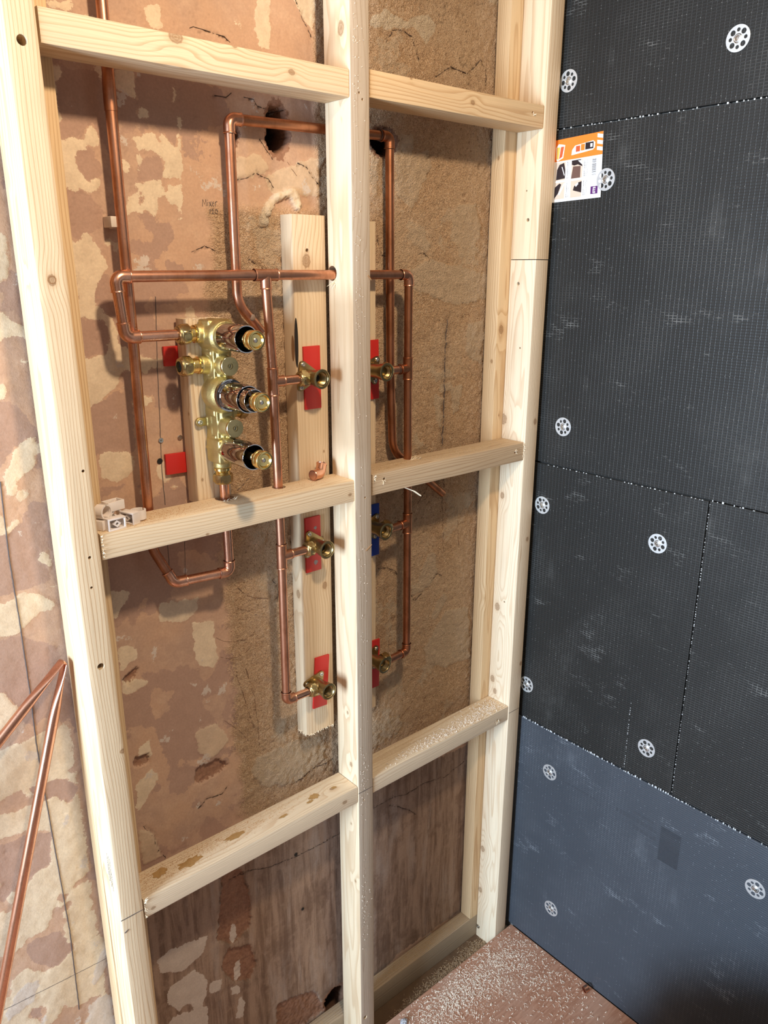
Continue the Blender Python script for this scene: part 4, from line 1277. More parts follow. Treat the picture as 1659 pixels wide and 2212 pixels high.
link('threaded_neck', collar(ZI, VX - .0308, VX - .0435), M['brass_bright'], valve)
link('threaded_neck', collar(1.5640, VX - .0280, VX - .0430), M['brass_bright'], valve)
for z, x0 in ((ZI, VX - .0415), (1.5640, VX - .0420)):
    bm = bmesh.new()
    hexnut(bm, (x0, VY, z), (-1, 0, 0), .0150, .0135)
    lathe(bm, (x0 - .0148, VY, z), (-1, 0, 0), [(0, .0130), (.0025, .0120), (.0034, .0098), (.0034, .0079), (-.004, .0079)], 32, caps=False)
    link('compression_nut', bm, M['brass'], valve)
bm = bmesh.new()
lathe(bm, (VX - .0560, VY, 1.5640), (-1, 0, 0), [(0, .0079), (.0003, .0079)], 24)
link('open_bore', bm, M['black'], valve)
bm = bmesh.new()
lathe(bm, (VX, VY, 1.4065), (0, 0, -1), [(0, .0125), (.0005, .0135), (.004, .0135), (.0045, .0112)] + [(.005 + .001 * k, .0108 + .0006 * (k % 2)) for k in range(6)] + [(.012, .0108)], 36)
link('threaded_neck', bm, M['brass_bright'], valve)
bm = bmesh.new()
hexnut(bm, (VX, VY, 1.3965), (0, 0, -1), .0135, .0140, rot=.75)
lathe(bm, (VX, VY, 1.3832), (0, 0, -1), [(0, .0138), (.0018, .0130), (.0024, .0110), (.0024, .0078)], 32, caps=False)
link('compression_nut', bm, M['brass'], valve)
bm = bmesh.new()
lathe(bm, (VX + .024, VY + .002, 1.492), (1, 0, 0), [(0, .0112)] + [(.001 + .0011 * k, .0106 + .0006 * (k % 2)) for k in range(8)] + [(.011, .0106)], 32)
link('threaded_neck', bm, M['brass_bright'], valve)
bm = bmesh.new()
hexnut(bm, (VX + .034, VY + .002, 1.492), (1, 0, 0), .0125, .0128)
link('compression_nut', bm, M['brass_dark'], valve)
# flat slotted caps of the two barrels
for z, y0 in ((1.5640, .0155), (1.4735, .0105)):
    bm = bmesh.new()
    lathe(bm, (VX, y0, z), YM, [(0, .0132), (.001, .0140), (.0052, .0140), (.0060, .0134), (.0062, .0045), (.0050, .0042), (.0050, .0030), (.0060, .0028)], 44)
    cap = link('slotted_cap', bm, M['brass'], valve)
    bm = bmesh.new()
    r = Matrix.Rotation(.35, 4, 'Y')
    box(bm, -.0005, .0005, -.0001, .0008, -.0027, .0027)
    bmesh.ops.transform(bm, matrix=Matrix.Translation((VX, y0 - .0062, z)) @ r, verts=bm.verts)
    link('slot', bm, M['black'], cap, smooth=False)


def sleeve(z, y0, y1, r, name='chrome_sleeve', flange=None):
    bm = bmesh.new()
    L_ = y0 - y1
    prof = [(0, r - .0012), (0, r)]
    if flange:
        prof = [(0, r - .0012), (0, flange), (.0045, flange), (.0055, flange - .0006), (.0058, r + .0016), (.0085, r + .0012), (.0090, r)]
    prof += [(L_ - .0008, r), (L_, r - .0005), (L_, r - .0016), (L_ - .001, r - .0020), (.008, r - .0020), (.008, .004)]
    lathe(bm, (VX, y0, z), YM, prof, 56, caps=False)
    return link(name, bm, M['chrome'], valve)


def knob(z, yf, yb, r=.0136):
    L_ = yb - yf
    bm = bmesh.new()
    lathe(bm, (VX, yb, z), YM, [(0, .0045), (0, r - .0012), (.0008, r), (L_ * .28, r), (L_ * .34, r - .0009), (L_ * .42, r - .0009), (L_ * .48, r), (L_ * .90, r), (L_ * .97, r - .0006), (L_, r - .0016), (L_, r - .0030), (L_ - .0020, r - .0042), (L_ - .0034, r - .0050), (L_ - .0036, .0046), (L_ - .0036, .0001)], 52, caps=False)
    k = link('spindle_knob', bm, M['brass_bright'], valve)
    bm = bmesh.new()
    lathe(bm, (VX, yb + .045, z), YM, [(0, .0055), (.030, .0055), (.031, .0046), (.046, .0046)], 28)
    link('spindle', bm, M['brass'], valve)
    bm = bmesh.new()
    lathe(bm, (VX, yf + .0036, z), YM, [(0, .0034), (.0010, .0032), (.0018, .0020), (.0018, .0008), (.0010, .0006)], 24)
    link('centre_screw', bm, M['steel'], k)
    return k


sleeve(ZV[0], .018, -.0400, .0192)
knob(ZV[0], -.0660, -.0510)
sleeve(ZV[2], .016, -.0445, .0192)
knob(ZV[2], -.0735, -.0585)
sleeve(ZV[1], .0180, -.0375, .0200, flange=.0242)
sleeve(ZV[1], -.0100, -.0530, .0168)
knob(ZV[1], -.0745, -.0600)
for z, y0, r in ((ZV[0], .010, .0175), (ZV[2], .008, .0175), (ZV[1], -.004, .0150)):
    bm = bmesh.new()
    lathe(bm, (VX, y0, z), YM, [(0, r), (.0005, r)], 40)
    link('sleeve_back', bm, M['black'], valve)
for lx, lz in ((VX - .0285, 1.4785),):
    bm = bmesh.new()
    lathe(bm, (lx, .0572, lz), YM, [(0, .0040), (.0014, .0040), (.0024, .0030), (.0024, .0015), (.0010, .0012)], 20)
    link('screw', bm, M['steel'], valve)

# ================================================================ white pipe clips
GCL = 'white plastic pipe clips'


def clip_mesh():
    bm = bmesh.new()
    # hollow base with a diamond boss, then two curved jaws
    w, h, d = .0115, .0075, .012
    for a in ((-w, w, -h, -h + .002), (-w, w, h - .002, h)):
        box(bm, a[0], a[1], 0, d, a[2], a[3], .0004)
    for a in ((-w, -w + .002), (w - .002, w)):
        box(bm, a[0], a[1], 0, d, -h + .0018, h - .0018, .0004)
    box(bm, -w + .001, w - .001, d - .003, d, -h + .001, h - .001)
    me = [(-.0052, 0), (0, -.0044), (.0052, 0), (0, .0044)]
    f = [bm.verts.new((x, .0008, z)) for x, z in me]
    i_ = [bm.verts.new((x * .45, .0008, z * .45)) for x, z in me]
    b = [bm.verts.new((x, d - .002, z)) for x, z in me]
    ib = [bm.verts.new((x * .45, d - .002, z * .45)) for x, z in me]
    for k in range(4):
        k2 = (k + 1) % 4
        bm.faces.new((f[k], f[k2], i_[k2], i_[k]))
        bm.faces.new((f[k], b[k], b[k2], f[k2]))
        bm.faces.new((i_[k], i_[k2], ib[k2], ib[k]))
    for s in (-1, 1):
        ring = []
        for k in range(9):
            a = math.radians(-70 + 150 * k / 8)
            c = Vector((s * .0088 * math.cos(a), d + .0090 + .0088 * math.sin(a), 0))
            nrm = Vector((s * math.cos(a), math.sin(a), 0))
            ring.append([bm.verts.new(c + nrm * (o2 * .0010) + Vector((0, 0, o3 * .0058))) for o2, o3 in ((-1, -1), (1, -1), (1, 1), (-1, 1))])
        for r0, r1 in zip(ring, ring[1:]):
            for k in range(4):
                bm.faces.new((r0[k], r0[(k + 1) % 4], r1[(k + 1) % 4], r1[k]))
        bm.faces.new(ring[0])
        bm.faces.new(ring[-1])
    return bm


clip0 = link('pipe_clip', clip_mesh(), M['white_plastic'], angle=30)
tag(clip0, 'white pipe clip nearest the front edge of the noggin, its square base facing out', 'clip', GCL)
ZT = 1.3566
clip0.location = (.0285, .0060, ZT + .0086)
clip0.scale = (1.13, 1.1, 1.13)
clip0.rotation_euler = (0, 0, .12)
for loc, rot, lab in (((.0175, .0260, ZT + .0006), (PI / 2, 0, .5), 'white pipe clip standing behind the front clip, against the left stud'),
                      ((.0370, .0380, ZT + .0335), (-PI / 2, 0, .25), 'white pipe clip standing upright at the back of the clip heap'),
                      ((.0480, .0230, ZT + .0086), (0.0, 0, -1.2), 'white pipe clip on its side at the right of the clip heap')):
    c = clip0.copy()
    COL.objects.link(c)
    c.location = loc
    c.rotation_euler = rot
    c['label'] = lab
bm = bmesh.new()   # the clip that holds the feed pipe: two cheeks on a base
for sx in (-1, 1):
    xa = .1045 + sx * .0062
    box(bm, min(xa, xa + sx * .0090), max(xa, xa + sx * .0090), .0775 if sx < 0 else .094, WALL_Y, 1.7515, 1.7655, .0012)
box(bm, .0965, .1115, .092, WALL_Y + .001, 1.7505, 1.7665, .0005)
tag(link('pipe_clip', bm, plain('aged_white_plastic', (0.60, 0.51, 0.42), .5)), 'white clip holding the tall feed pipe to the wall, above the pipe loop', 'clip', GCL)

# ================================================================ tile backer boards
def board_material(name, ground, line, blue=0.0):
    t = NT(name)
    p = t.coord()
    s = t.sep(p)
    wob = t.noise(p, 30, 2)
    y = t.math('ADD', s[1], t.math('MULTIPLY', wob, .0016))
    z = t.math('ADD', s[2], t.math('MULTIPLY', wob, .0012))

    def grid(v, sp, w):
        f = t.math('FRACT', t.math('DIVIDE', v, sp))
        d = t.math('MULTIPLY', t.math('ABSOLUTE', t.math('SUBTRACT', f, 0.5)), sp)
        return t.math('SUBTRACT', 1.0, t.step(d, 0.0, w))
    gy, gz = grid(y, .0082, .0011), grid(z, .0047, .0011)
    ln_ = t.math('MAXIMUM', t.math('MULTIPLY', gy, .6), t.math('MULTIPLY', gz, .75))
    node = t.math('MULTIPLY', gy, gz)
    patch = t.step(t.noise(p, 6.5, 4, .6), .42, .66)
    scr = t.step(t.noise(t.mapping(p, rot=(.6, 0, 0), scale=(1, .6, 1.5)), 13, 5, .75), .575, .70)
    cell = t.n('ShaderNodeTexWhiteNoise', noise_dimensions='2D')
    t.ln(t.comb(t.math('FLOOR', t.math('DIVIDE', y, .0082)), t.math('FLOOR', t.math('DIVIDE', z, .0047)), 0.0), cell.inputs['Vector'])
    cv = cell.outputs['Value']
    dots = t.math('MULTIPLY', t.step(node, .25, .8), t.step(cv, .88, .98))
    amt = t.math('MULTIPLY', ln_, t.math('MULTIPLY_ADD', t.math('MULTIPLY', patch, t.math('MULTIPLY_ADD', t.noise(p, 140, 2), 1.6, -.3, clamp=True)), .26, .03))
    amt = t.math('ADD', amt, t.math('MULTIPLY', t.math('MULTIPLY', ln_, scr), .75), clamp=True)
    amt = t.math('MAXIMUM', amt, t.math('MULTIPLY', dots, .85))
    g = t.mix(t.noise(p, 4, 3), ground, tuple(.75 * a for a in ground))
    dust = t.math('MULTIPLY', t.step(t.noise(t.mapping(p, scale=(1, 1, .6)), 9, 4, .65), .60, .80), .10)
    g = t.mix(dust, g, line)
    col = t.mix(amt, g, line)
    t.bump(t.math('ADD', ln_, t.math('MULTIPLY', t.noise(p, 300, 2), .3)), .5, .0008)
    return t.set(col, t.math('MULTIPLY_ADD', amt, .2, .46), 0.0, **{'Specular IOR Level': .35})


BD = board_material('dark_mesh_board', (0.0145, 0.0140, 0.0128), (0.24, 0.235, 0.22))
BL = board_material('blue_grey_mesh_board', (0.050, 0.057, 0.069), (0.34, 0.36, 0.39))
GBD = 'tile backer boards on the right-hand wall'


def board(y0, y1, z0, z1, mat, label):
    bm = bmesh.new()
    box(bm, XB, XB + .012, y0, y1, z0, z1, .0006, 1)
    o = link('backer_board', bm, mat, None, smooth=False, loc=(XB, (y0 + y1) / 2, (z0 + z1) / 2))
    return tag(o, label, 'board', GBD)


b_top = board(-1.10, .098, 1.9500, CEIL_Z - .002, BD, 'topmost dark backer board on the right-hand wall')
b_mid = board(-1.10, .098, 1.3130, 1.9475, BD, 'dark backer board with the orange and white label')
b_low = board(-.3757, .098, .7015, 1.3095, BD, 'dark backer board below the wide seam, next to the stud')
b_lor = board(-1.10, -.3777, .7015, 1.3110, BD, 'dark backer board right of the short upright seam')
b_bot = board(-1.10, .098, PANEL_Z + .001, .6985, BL, 'lowest backer board, bluish, standing on the brown floor panel')


def frayed(parent, a, b, n, up, amt=.0022):
    """loose ends of the glass mesh along a board edge"""
    bm = bmesh.new()
    a, b = Vector(a), Vector(b)
    for k in range(n):
        if random.random() < .30:
            continue
        c = a.lerp(b, (k + random.uniform(.2, .8)) / n)
        l_ = amt * random.uniform(.3, 1.3)
        w = random.uniform(.0005, .0016)
        d = Vector(up)
        box(bm, c.x - .0009, c.x + .0004, c.y - (w if d.z else (l_ if d.y < 0 else 0)), c.y + (w if d.z else (l_ if d.y > 0 else 0)), c.z - (w * .6 if not d.z else (l_ if d.z < 0 else 0)), c.z + (w * .6 if not d.z else (l_ if d.z > 0 else 0)))
    o = link('frayed_mesh_edge', bm, M.setdefault('meshfray', plain('white_glass_mesh', (0.55, 0.57, 0.58), .5)), parent, smooth=False)
    o['kind'] = 'stuff'
    return o


frayed(b_mid, (XB, .01, 1.9472), (XB, -1.1, 1.9468), 135, (0, 0, 1))
frayed(b_low, (XB, -.02, 1.3090), (XB, -.37, 1.3090), 44, (0, 0, 1), .0016)
frayed(b_lor, (XB, -.38, 1.3108), (XB, -1.1, 1.3108), 80, (0, 0, 1), .003)
frayed(b_lor, (XB, -.3780, .705), (XB, -.3780, 1.308), 120, (0, -1, 0), .0016)
frayed(b_bot, (XB, .0, .6980), (XB, -1.1, .6980), 230, (0, 0, 1), .0034)
frayed(b_low, (XB, -.271, .705), (XB, -.2705, .86), 32, (0, 1, 0), .0014)
# faint printed block and lines of tiny marks on the lowest board
ink = M['ink'] = plain('faded_dark_ink', (0.026, 0.030, 0.037), .55, var=.35, scale=300)
bm = bmesh.new()
z = .6190
while z > .540:
    box(bm, XB - .00025, XB + .0002, -.410, -.366, z - .0036, z)
    z -= .0045
link('faded_print', bm, ink, b_bot, smooth=False)
for row, (ya, yb, za, zb) in enumerate(((-.302, -.350, .612, .612), (-.262, -.357, .596, .596), (-.305, -.358, .577, .577), (-.130, -.205, .588, .588))):
    bm = bmesh.new()
    yy = ya
    while yy > yb:
        l_ = random.uniform(.004, .009)
        box(bm, XB - .0002, XB + .0002, yy - l_, yy, za, za + random.uniform(.005, .008))
        yy -= l_ + random.uniform(.002, .004)
    link('faded_print', bm, M.setdefault('ink2', plain('very_faded_ink', (0.037, 0.042, 0.051), .55)), b_bot, smooth=False)

# ---------------------------------------------------------------- perforated washers
GW = 'round metal fixing washers'


def washer_mesh():
    cu = bpy.data.curves.new('washer_outline', 'CURVE')
    cu.dimensions = '2D'
    cu.fill_mode = 'BOTH'
    cu.extrude = .0005
    cu.bevel_depth = .00015
    rings = [(0, 0, .0188, 56), (0, 0, .0036, 24)]
    for k in range(8):
        a = PI / 4 * k + .2
        rings.append((.0120 * math.cos(a), .0120 * math.sin(a), .0041 if k % 2 == 0 else .0029, 24))
    for cx, cy, r, n in rings:
        sp = cu.splines.new('POLY')
        sp.points.add(n - 1)
        sp.use_cyclic_u = True
        for i in range(n):
            a = 2 * PI * i / n
            sp.points[i].co = (cx + r * math.cos(a), cy + r * math.sin(a), 0, 1)
    o = bpy.data.objects.new('tmp', cu)
    COL.objects.link(o)
    bpy.context.view_layer.update()
    me = bpy.data.meshes.new_from_object(o.evaluated_get(bpy.context.evaluated_depsgraph_get()))
    bpy.data.objects.remove(o)
    me.transform(Matrix.Rotation(-PI / 2, 4, 'Y'))
    return me


wroot = empty('fixing_washer', (XB, 0, 1), 'x', 'washer', GW)
wd = bpy.data.objects.new('washer_disc', washer_mesh())
wd.data.materials.append(M['zinc'] if 'zinc' in M else M.setdefault('zinc', plain('galvanised_zinc', (0.68, 0.69, 0.69), .45, .75, var=.1, scale=200)))
COL.objects.link(wd)
wd.parent = wroot
wd.location = (-.0009, 0, 0)
bm = bmesh.new()
lathe(bm, (0, 0, 0), (-1, 0, 0), [(.0006, .0080), (.0011, .0078), (.0020, .0058), (.0014, .0050), (.0014, .0046)], 32, caps=False)
lathe(bm, (0, 0, 0), (-1, 0, 0), [(.0014, .0046), (.0026, .0043), (.0030, .0034), (.0030, .0016), (.0016, .0010), (.0016, .0001)], 24, caps=False)
ws = link('screw', bm, M['steel'])
ws.parent = wroot
WL = [(-.3264, 2.037, 'topmost washer, high on the upper board, far from the stud'), (-.0129, 2.0269, 'washer beside the stud, just above the top seam'),
      (-.1092, 1.8535, 'washer pinning the lower corner of the orange and white label'), (-.0554, 1.3946, 'washer above the wide seam near the stud, below the label'),
      (-.0164, 1.2202, 'washer just below the wide seam, beside the stud'), (-.2885, 1.2074, 'washer near the head of the short upright seam'),
      (-.0053, .7866, 'washer partly hidden by the stud, above the bluish board'), (-.3146, .7759, 'washer just above the bluish board near the short upright seam'),
      (-.0871, .5946, 'upper washer on the bluish board near the stud'), (-.1210, .2301, 'lowest washer, on the bluish board just above the floor'),
      (-.5607, .5999, 'washer on the bluish board at the right edge of the picture')]
for i, (y, z, lab) in enumerate(WL):
    r = wroot if i == 0 else wroot.copy()
    if i:
        COL.objects.link(r)
        for ch in (wd, ws):
            c = ch.copy()
            COL.objects.link(c)
            c.parent = r
    r.location = (XB, y, z)
    r.rotation_euler = (random.uniform(0, 3), 0, 0)
    r['label'] = lab

# ---------------------------------------------------------------- product label
lab = empty('product_label', (XB - .0004, -.04, 1.878), 'orange and white printed label half tucked behind the stud', 'label')


def on_label(name, quads, mat, lift=.0001, label=None):
    """quads: (u0,u1,v0,v1), u across 0..1 from the stud side, v up 0..1"""
    bm = bmesh.new()

    def P(u, v):
        ya, yb = .0060, -.0962
        za = 1.8210 + (1.8245 - 1.8210) * u
        zb = 1.9300 + (1.9345 - 1.9300) * u
        y0 = ya + (yb - ya) * u + (-.0006 - .004 * u * 1.0) * (1 - v)
        return (XB - .0006 - lift, y0, za + (zb - za) * v)
    for q in quads:
        if len(q) == 4 and not isinstance(q[0], tuple):
            pts = [(q[0], q[2]), (q[1], q[2]), (q[1], q[3]), (q[0], q[3])]
        else:
            pts = q
        f = [bm.verts.new(P(*a)) for a in pts]
        g = [bm.verts.new(Vector(P(*a)) + Vector((.0003 if lift < .0001 else .00008, 0, 0))) for a in pts]
        n = len(f)
        bm.faces.new(f)
        bm.faces.new(g[::-1])
        for k in range(n):
            bm.faces.new((f[k], g[k], g[(k + 1) % n], f[(k + 1) % n]))
    o = link(name, bm, M[mat], lab, smooth=False)
    if label:
        o['label'] = label
    return o


for nm, c in (('l_white', (.80, .79, .78)), ('l_orange', (.80, .195, .025)), ('l_dark', (.022, .014, .016)), ('l_brown', (.13, .07, .055)), ('l_beige', (.58, .46, .36)), ('l_purple', (.085, .018, .12)), ('l_grey', (.30, .29, .30)), ('l_yellow', (.86, .46, .09)), ('l_red', (.50, .09, .03))):
    M[nm] = plain('label_' + nm[2:], c, .35, var=.03)
on_label('sheet', [(-.28, 1, 0, 1)], 'l_white', 0)
on_label('orange_band', [(-.28, 1, .655, 1)], 'l_orange', .0001)
on_label('white_stripes', [[(.885, .79 + .0), (1, .765), (1, .71), (.885, .735)], [(.885, .885), (1, .86), (1, .805), (.885, .83)], [(.885, .98), (1, .955), (1, .90), (.885, .925)]][::1], 'l_white', .0002)
on_label('pack_picture', [[(.02, .68), (.05, .66), (.17, .70), (.20, .90), (.06, .93), (.0, .88)]], 'l_white', .0002)
on_label('pack_picture', [[(.03, .70), (.07, .68), (.10, .88), (.02, .88)]], 'l_yellow', .0003)
on_label('pack_picture', [[(.08, .69), (.15, .72), (.18, .88), (.11, .88)]], 'l_red', .0003)
on_label('tool_picture', [[(.35, .72), (.60, .735), (.80, .75), (.84, .78), (.84, .86), (.80, .89), (.42, .86), (.36, .80)]], 'l_white', .0002)
on_label('tool_picture', [(.44, .53, .76, .85)], 'l_red', .0003)
on_label('tool_picture', [(.545, .63, .765, .865)], 'l_orange', .0003)
on_label('tool_picture', [(.64, .81, .77, .875)], 'l_dark', .0003)
on_label('tool_picture', [(.745, .79, .795, .85)], 'l_white', .0004)
PHOTO = (((.02, .235, .345, .635), [[(.04, .36), (.235, .37), (.235, .50), (.20, .62), (.10, .60), (.05, .52)]], [[(.15, .56), (.165, .56), (.225, .42), (.21, .42)]]),
         ((.365, .60, .345, .635), [[(.365, .635), (.56, .635), (.60, .52), (.50, .56), (.42, .55), (.37, .57)], [(.365, .35), (.56, .35), (.56, .53), (.40, .54)]], [[(.50, .62), (.59, .62), (.59, .55)]]),
         ((.02, .235, .045, .315), [[(.02, .06), (.10, .14), (.16, .28), (.12, .30), (.02, .24)]], [[(.10, .13), (.22, .30), (.235, .28), (.13, .11)]]),
         ((.365, .60, .045, .315), [[(.42, .16), (.60, .11), (.60, .29), (.50, .27), (.44, .22)]], [[(.46, .24), (.52, .28), (.53, .25), (.48, .21)]]))
for r, dk, lt in PHOTO:
    on_label('instruction_photo', [r], 'l_beige', .0001)
    on_label('instruction_photo', dk[:1], 'l_dark', .0002)
    if len(dk) > 1:
        on_label('instruction_photo', dk[1:], 'l_brown', .0002)
    on_label('instruction_photo', lt, 'l_white', .0003)
bars = []
v = .36
while v < .61:
    w = random.choice((.003, .005, .008))
    bars.append((.80, .885, v, v + w))
    v += w + random.choice((.004, .006))
on_label('barcode', bars, 'l_dark', .0001, 'black barcode')
for u0 in (.275, .295, .315, .635, .655, .675, .70, .275 + .0, .635):
    for va, vb in ((.36, .63), (.06, .30)):
        v = va
        txt = []
        while v < vb - .02:
            l_ = random.uniform(.012, .035)
            txt.append((u0, u0 + .008, v, min(v + l_, vb)))
            v += l_ + .008
        on_label('small_print', txt, 'l_grey', .0001)
on_label('brand_block', [(.79, .935, .065, .185)], 'l_purple', .0001, 'purple square with white letters STS')
tc = bpy.data.curves.new('brand_letters', 'FONT')
tc.body = 'STS'
tc.size = .0072
tc.align_x = 'CENTER'
tc.align_y = 'CENTER'
tc.extrude = .00004
tc.offset = .00022
to = bpy.data.objects.new('tmp', tc)
COL.objects.link(to)
bpy.context.view_layer.update()
me = bpy.data.meshes.new_from_object(to.evaluated_get(bpy.context.evaluated_depsgraph_get()))
bpy.data.objects.remove(to)
# letters read upwards on the wall: x of the text -> up, y of the text -> towards the stud
me.transform(Matrix(((0, 0, -1, XB - .00085), (0, 1, 0, -.0862), (1, 0, 0, 1.8378), (0, 0, 0, 1))))
link_mesh('brand_letters', me, M['l_white'], lab, smooth=False)

# ================================================================ brown floor panel and the mess on it
t = NT('brown_woodgrain_panel')
p = t.coord()
g1 = t.noise(t.mapping(p, scale=(.12, 1, 1)), 260, 4, .6)
g2 = t.noise(p, 12, 3)
cp = t.mix(t.step(g1, .35, .68), (0.33, 0.160, 0.098), (0.44, 0.240, 0.158))
cp = t.mix(t.math('MULTIPLY', t.step(g2, .40, .70), .45), cp, (0.45, 0.30, 0.225))
t.bump(g1, .12, .0004)
PAN = t.set(cp, .5, 0.0, **{'Specular IOR Level': .35})
bm = bmesh.new()
box(bm, -.95, XB - .0008, -2.2, -.0045, PANEL_Z - .018, PANEL_Z, .0012, 1)
pan = tag(link('floor_panel', bm, PAN, smooth=False), 'brown wood-grain sheet covering the floor in front of the frame', 'panel')
bm = bmesh.new()
for y in (-.10, -.6, -1.1, -1.6, -2.1):
    box(bm, -.94, XB - .004, y - .02, y + .02, FLOOR_Z, PANEL_Z - .018)
link('bearer', bm, M['pine_weathered'], pan, smooth=False)


def chips(name, spots, label, zfun, mat='shaving', cat='shavings', size=(.0014, .0105)):
    rs = np.random.RandomState(5 + len(name) + len(spots))
    vs, fs = [], []
    for cx, cy, sx, sy, n, ang in spots:
        for _ in range(n):
            u, v = rs.normal(0, 1, 2)
            ca, sa = math.cos(ang), math.sin(ang)
            x = cx + ca * u * sx - sa * v * sy
            y = cy + sa * u * sx + ca * v * sy
            z = zfun(x, y)
            if z is None:
                continue
            L_ = size[0] + (size[1] - size[0]) * rs.beta(1.1, 2.6)
            w = min(L_ * rs.uniform(.12, .34), .0012)
            a = rs.uniform(0, 2 * PI)
            curl = rs.uniform(.2, 1.5) * L_ * .32
            dx, dy = math.cos(a), math.sin(a)
            b = len(vs)
            k = 3
            bendx = rs.uniform(-.4, .4) * L_
            th = .0003
            for top in (0, 1):
                for i in range(k + 1):
                    t_ = i / k - .5
                    h = curl * (1 - 4 * t_ * t_) * rs.uniform(.7, 1) + .0001 + top * th
                    px_, py_ = x + dx * L_ * t_ - dy * bendx * t_ * t_ * 2, y + dy * L_ * t_ + dx * bendx * t_ * t_ * 2
                    for s in (-1, 1):
                        vs.append((px_ - dy * w * s * .5, py_ + dx * w * s * .5, z + max(h, .0001)))
            m = 2 * (k + 1)
            for i in range(k):
                q = b + 2 * i
                fs += [(q, q + 1, q + 3, q + 2), (q + m, q + m + 2, q + m + 3, q + m + 1), (q, q + 2, q + m + 2, q + m), (q + 1, q + m + 1, q + m + 3, q + 3)]
            fs += [(b, b + m, b + m + 1, b + 1), (b + m - 2, b + m - 1, b + 2 * m - 1, b + 2 * m - 2)]
    me = bpy.data.meshes.new(name)
    me.from_pydata(vs, [], fs)
    o = link_mesh(name, me, M[mat], smooth=False)
    return tag(o, label, cat, kind='stuff')


zp = lambda x, y: PANEL_Z if (x < XB - .006 and y < -.009 and x > -.6) else None
chips('wood_shavings', [(.82, -.075, .085, .030, 820, .25), (.73, -.060, .070, .030, 900, .2), (.64, -.050, .060, .025, 560, .1), (.58, -.085, .060, .040, 460, 0), (.87, -.15, .035, .06, 420, 0), (.80, -.20, .10, .10, 420, 0), (.75, -.30, .15, .12, 170, 0), (.5, -.10, .10, .06, 300, 0)],
      'pale wood shavings strewn over the brown floor panel', zp)
chips('sawdust', [(.74, -.060, .10, .030, 2600, .2), (.62, -.055, .07, .025, 1600, .1), (.86, -.12, .05, .06, 700, 0)], 'fine pale dust between the shavings on the floor panel', zp, 'shaving', 'sawdust', (.0004, .0014))
chips('wood_shavings', [(.64, .030, .05, .008, 160, 0), (.76, .032, .06, .010, 800, 0), (.85, .030, .03, .012, 420, 0)], 'sawdust and shavings in the gap between panel and wall rail',
      lambda x, y: FLOOR_Z if (.53 < x < .884 and .003 < y < .062) else None, 'sawdust_d') if M.setdefault('sawdust_d', plain('dirty_sawdust', (0.36, 0.25, 0.15), .95, scale=500, var=.5)) else None
zt_ = lambda z, xa, xb: (lambda x, y: z if (xa < x < xb and .004 < y < .062) else None)
chips('wood_shavings', [(.80, .022, .050, .010, 420, 0), (.68, .018, .05, .009, 300, 0), (.84, .035, .025, .012, 160, 0), (.60, .018, .05, .007, 90, 0)], 'curly pale shavings along the top of the lower right noggin', zt_(.7463, .482, .880), size=(.0012, .0085))
chips('sawdust', [(.64, .040, .09, .012, 900, 0), (.80, .045, .05, .010, 500, 0)], 'fine sawdust dusting the top of the lower right noggin', zt_(.7463, .482, .880), 'sawdust', 'sawdust', (.0006, .0016))
chips('sawdust', [(.66, .030, .07, .014, 900, 0), (.78, .032, .06, .012, 700, 0), (.54, .030, .04, .012, 400, 0)], 'fine sawdust on the top of the middle right noggin', zt_(1.3598, .482, .882), 'sawdust', 'sawdust', (.0006, .0022))
chips('sawdust', [(.10, .030, .07, .015, 900, 0), (.03, .030, .03, .015, 400, 0), (.35, .040, .06, .012, 300, 0)], 'orange sawdust on the top of the middle left noggin', zt_(1.3567, .004, .436), 'sawdust_o', 'sawdust', (.0005, .0015)) if M.setdefault('sawdust_o', plain('orange_sawdust', (0.52, 0.27, 0.10), .95, scale=400, var=.35)) else None
chips('sawdust', [(.12, .042, .08, .012, 1200, 0), (.03, .035, .03, .013, 500, 0), (.25, .045, .07, .010, 400, 0)], 'brown dust on the top of the lower left noggin', zt_(.7442, .008, .438), 'sawdust_o', 'sawdust', (.0006, .0018))
chips('sawdust', [(.70, .080, .14, .010, 1900, 0), (.20, .080, .14, .010, 600, 0)], 'thick sawdust lying along the low wall rail', lambda x, y: .1079 if (.04 < x < .855 and .067 < y < .0965) else None, 'sawdust', 'sawdust', (.0008, .0028))
# crumbs clinging to the front of the middle stud
bm = bmesh.new()
for _ in range(240):
    z = random.choice((random.gauss(1.62, .10), random.gauss(1.98, .06), random.gauss(1.15, .08), random.gauss(.75, .05), random.gauss(.45, .06), random.uniform(.3, 2.1)))
    x = .4445 - .0037 * (z - 1.2) + abs(random.gauss(0, .010))
    if x < .473:
        l_ = random.uniform(.0008, .0028)
        a = random.uniform(0, PI)
        sweep(bm, [(x, -.0004, z), (x + l_ * math.cos(a), -.0008, z + l_ * math.sin(a))], [.0004, .00025], 5)
link('clinging_crumbs', bm, M['shaving'], stud_m, smooth=False)['kind'] = 'stuff'
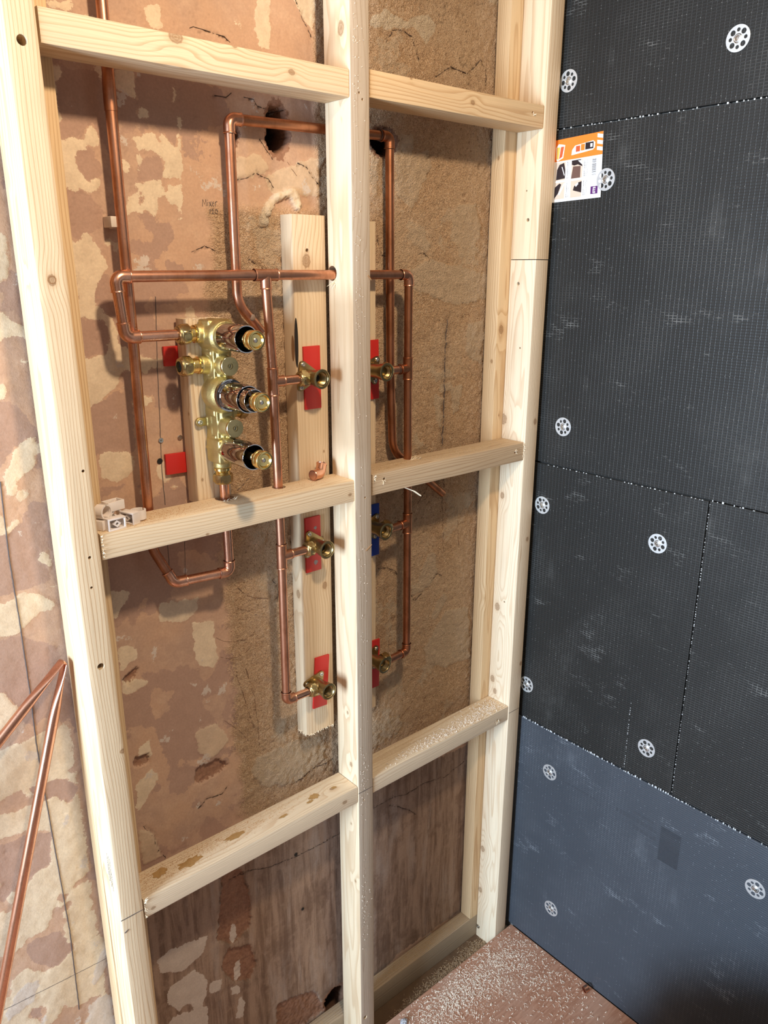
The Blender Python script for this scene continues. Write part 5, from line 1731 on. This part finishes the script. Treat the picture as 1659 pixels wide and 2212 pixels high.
# an unseen sack added out of view to shade the corner of the bluish board
bm = bmesh.new()
bmesh.ops.create_icosphere(bm, subdivisions=4, radius=1, matrix=Matrix.Identity(4))
for v_ in bm.verts:
    x, y, z = v_.co
    w = 1 + .03 * math.sin(9 * y + 4 * z) + .02 * math.sin(13 * z + 5 * x)
    v_.co = Vector((.56 + .115 * x * w, -.86 + .52 * y * w, PANEL_Z + .001 + max(0, .50 * z * w)))
tag(link('shade_blocker', bm, plain('blocker_brown', (0.40, 0.33, 0.25), .85)), 'unseen rounded sack of tile adhesive standing on the floor panel', 'blocker')
# wood splinter under the middle right noggin
bm = bmesh.new()
pts = [Vector((.555, .034, 1.3225)), Vector((.572, .020, 1.3160)), Vector((.588, .012, 1.3080)), Vector((.600, .008, 1.2985))]
prev = None
for k, p_ in enumerate(pts):
    w = (.0030, .0036, .0036, .0026)[k]
    ring = [bm.verts.new(p_ + Vector(d)) for d in ((0, -w, .001), (0, w, .001), (.0005, w, -.0010), (.0005, -w, -.0010))]
    if prev:
        for q in range(4):
            bm.faces.new((prev[q], prev[(q + 1) % 4], ring[(q + 1) % 4], ring[q]))
    else:
        bm.faces.new(ring)
    prev = ring
bm.faces.new(prev)
tag(link('wood_splinter', bm, M['fray'], smooth=False), 'pale wood splinter poking out under the middle right noggin', 'splinter')
# copper off-cut and grey scrap on the panel
bm = bmesh.new()
o_ = Vector((.9100, -.2455, PANEL_Z + .0078))
lathe(bm, o_, (.35, -.1, .05), [(0, .0075), (.011, .0075), (.011, .0066), (0, .0066), (0, .0075)], 24, caps=False)
for k in range(7):
    a = k * .9
    q = o_ + Vector((0, .0070 * math.cos(a), .0070 * math.sin(a)))
    sweep(bm, [q, q + Vector((-.004, .002 * math.cos(a), .003 * math.sin(a)))], [.0009, .0003], 6)
tag(link('copper_offcut', bm, M['copper_new']), 'ragged copper pipe off-cut on the floor panel by the bluish board', 'off-cut')
bm = bmesh.new()
bmesh.ops.create_icosphere(bm, subdivisions=3, radius=.0085, matrix=Matrix.Translation((.541, -.031, PANEL_Z + .0048)) @ Matrix.Diagonal((1, .8, .62, 1)))
for v_ in bm.verts:
    v_.co += (v_.co - Vector((.541, -.031, PANEL_Z + .0048))) * random.uniform(-.18, .18)
for v_ in bm.verts:
    v_.co.z = max(v_.co.z, PANEL_Z + .0002)
tag(link('filler_lump', bm, plain('grey_filler', (0.36, 0.36, 0.38), .8), smooth=False), 'small grey lump of filler at the near edge of the floor panel', 'lump')
bpy.context.view_layer.update()
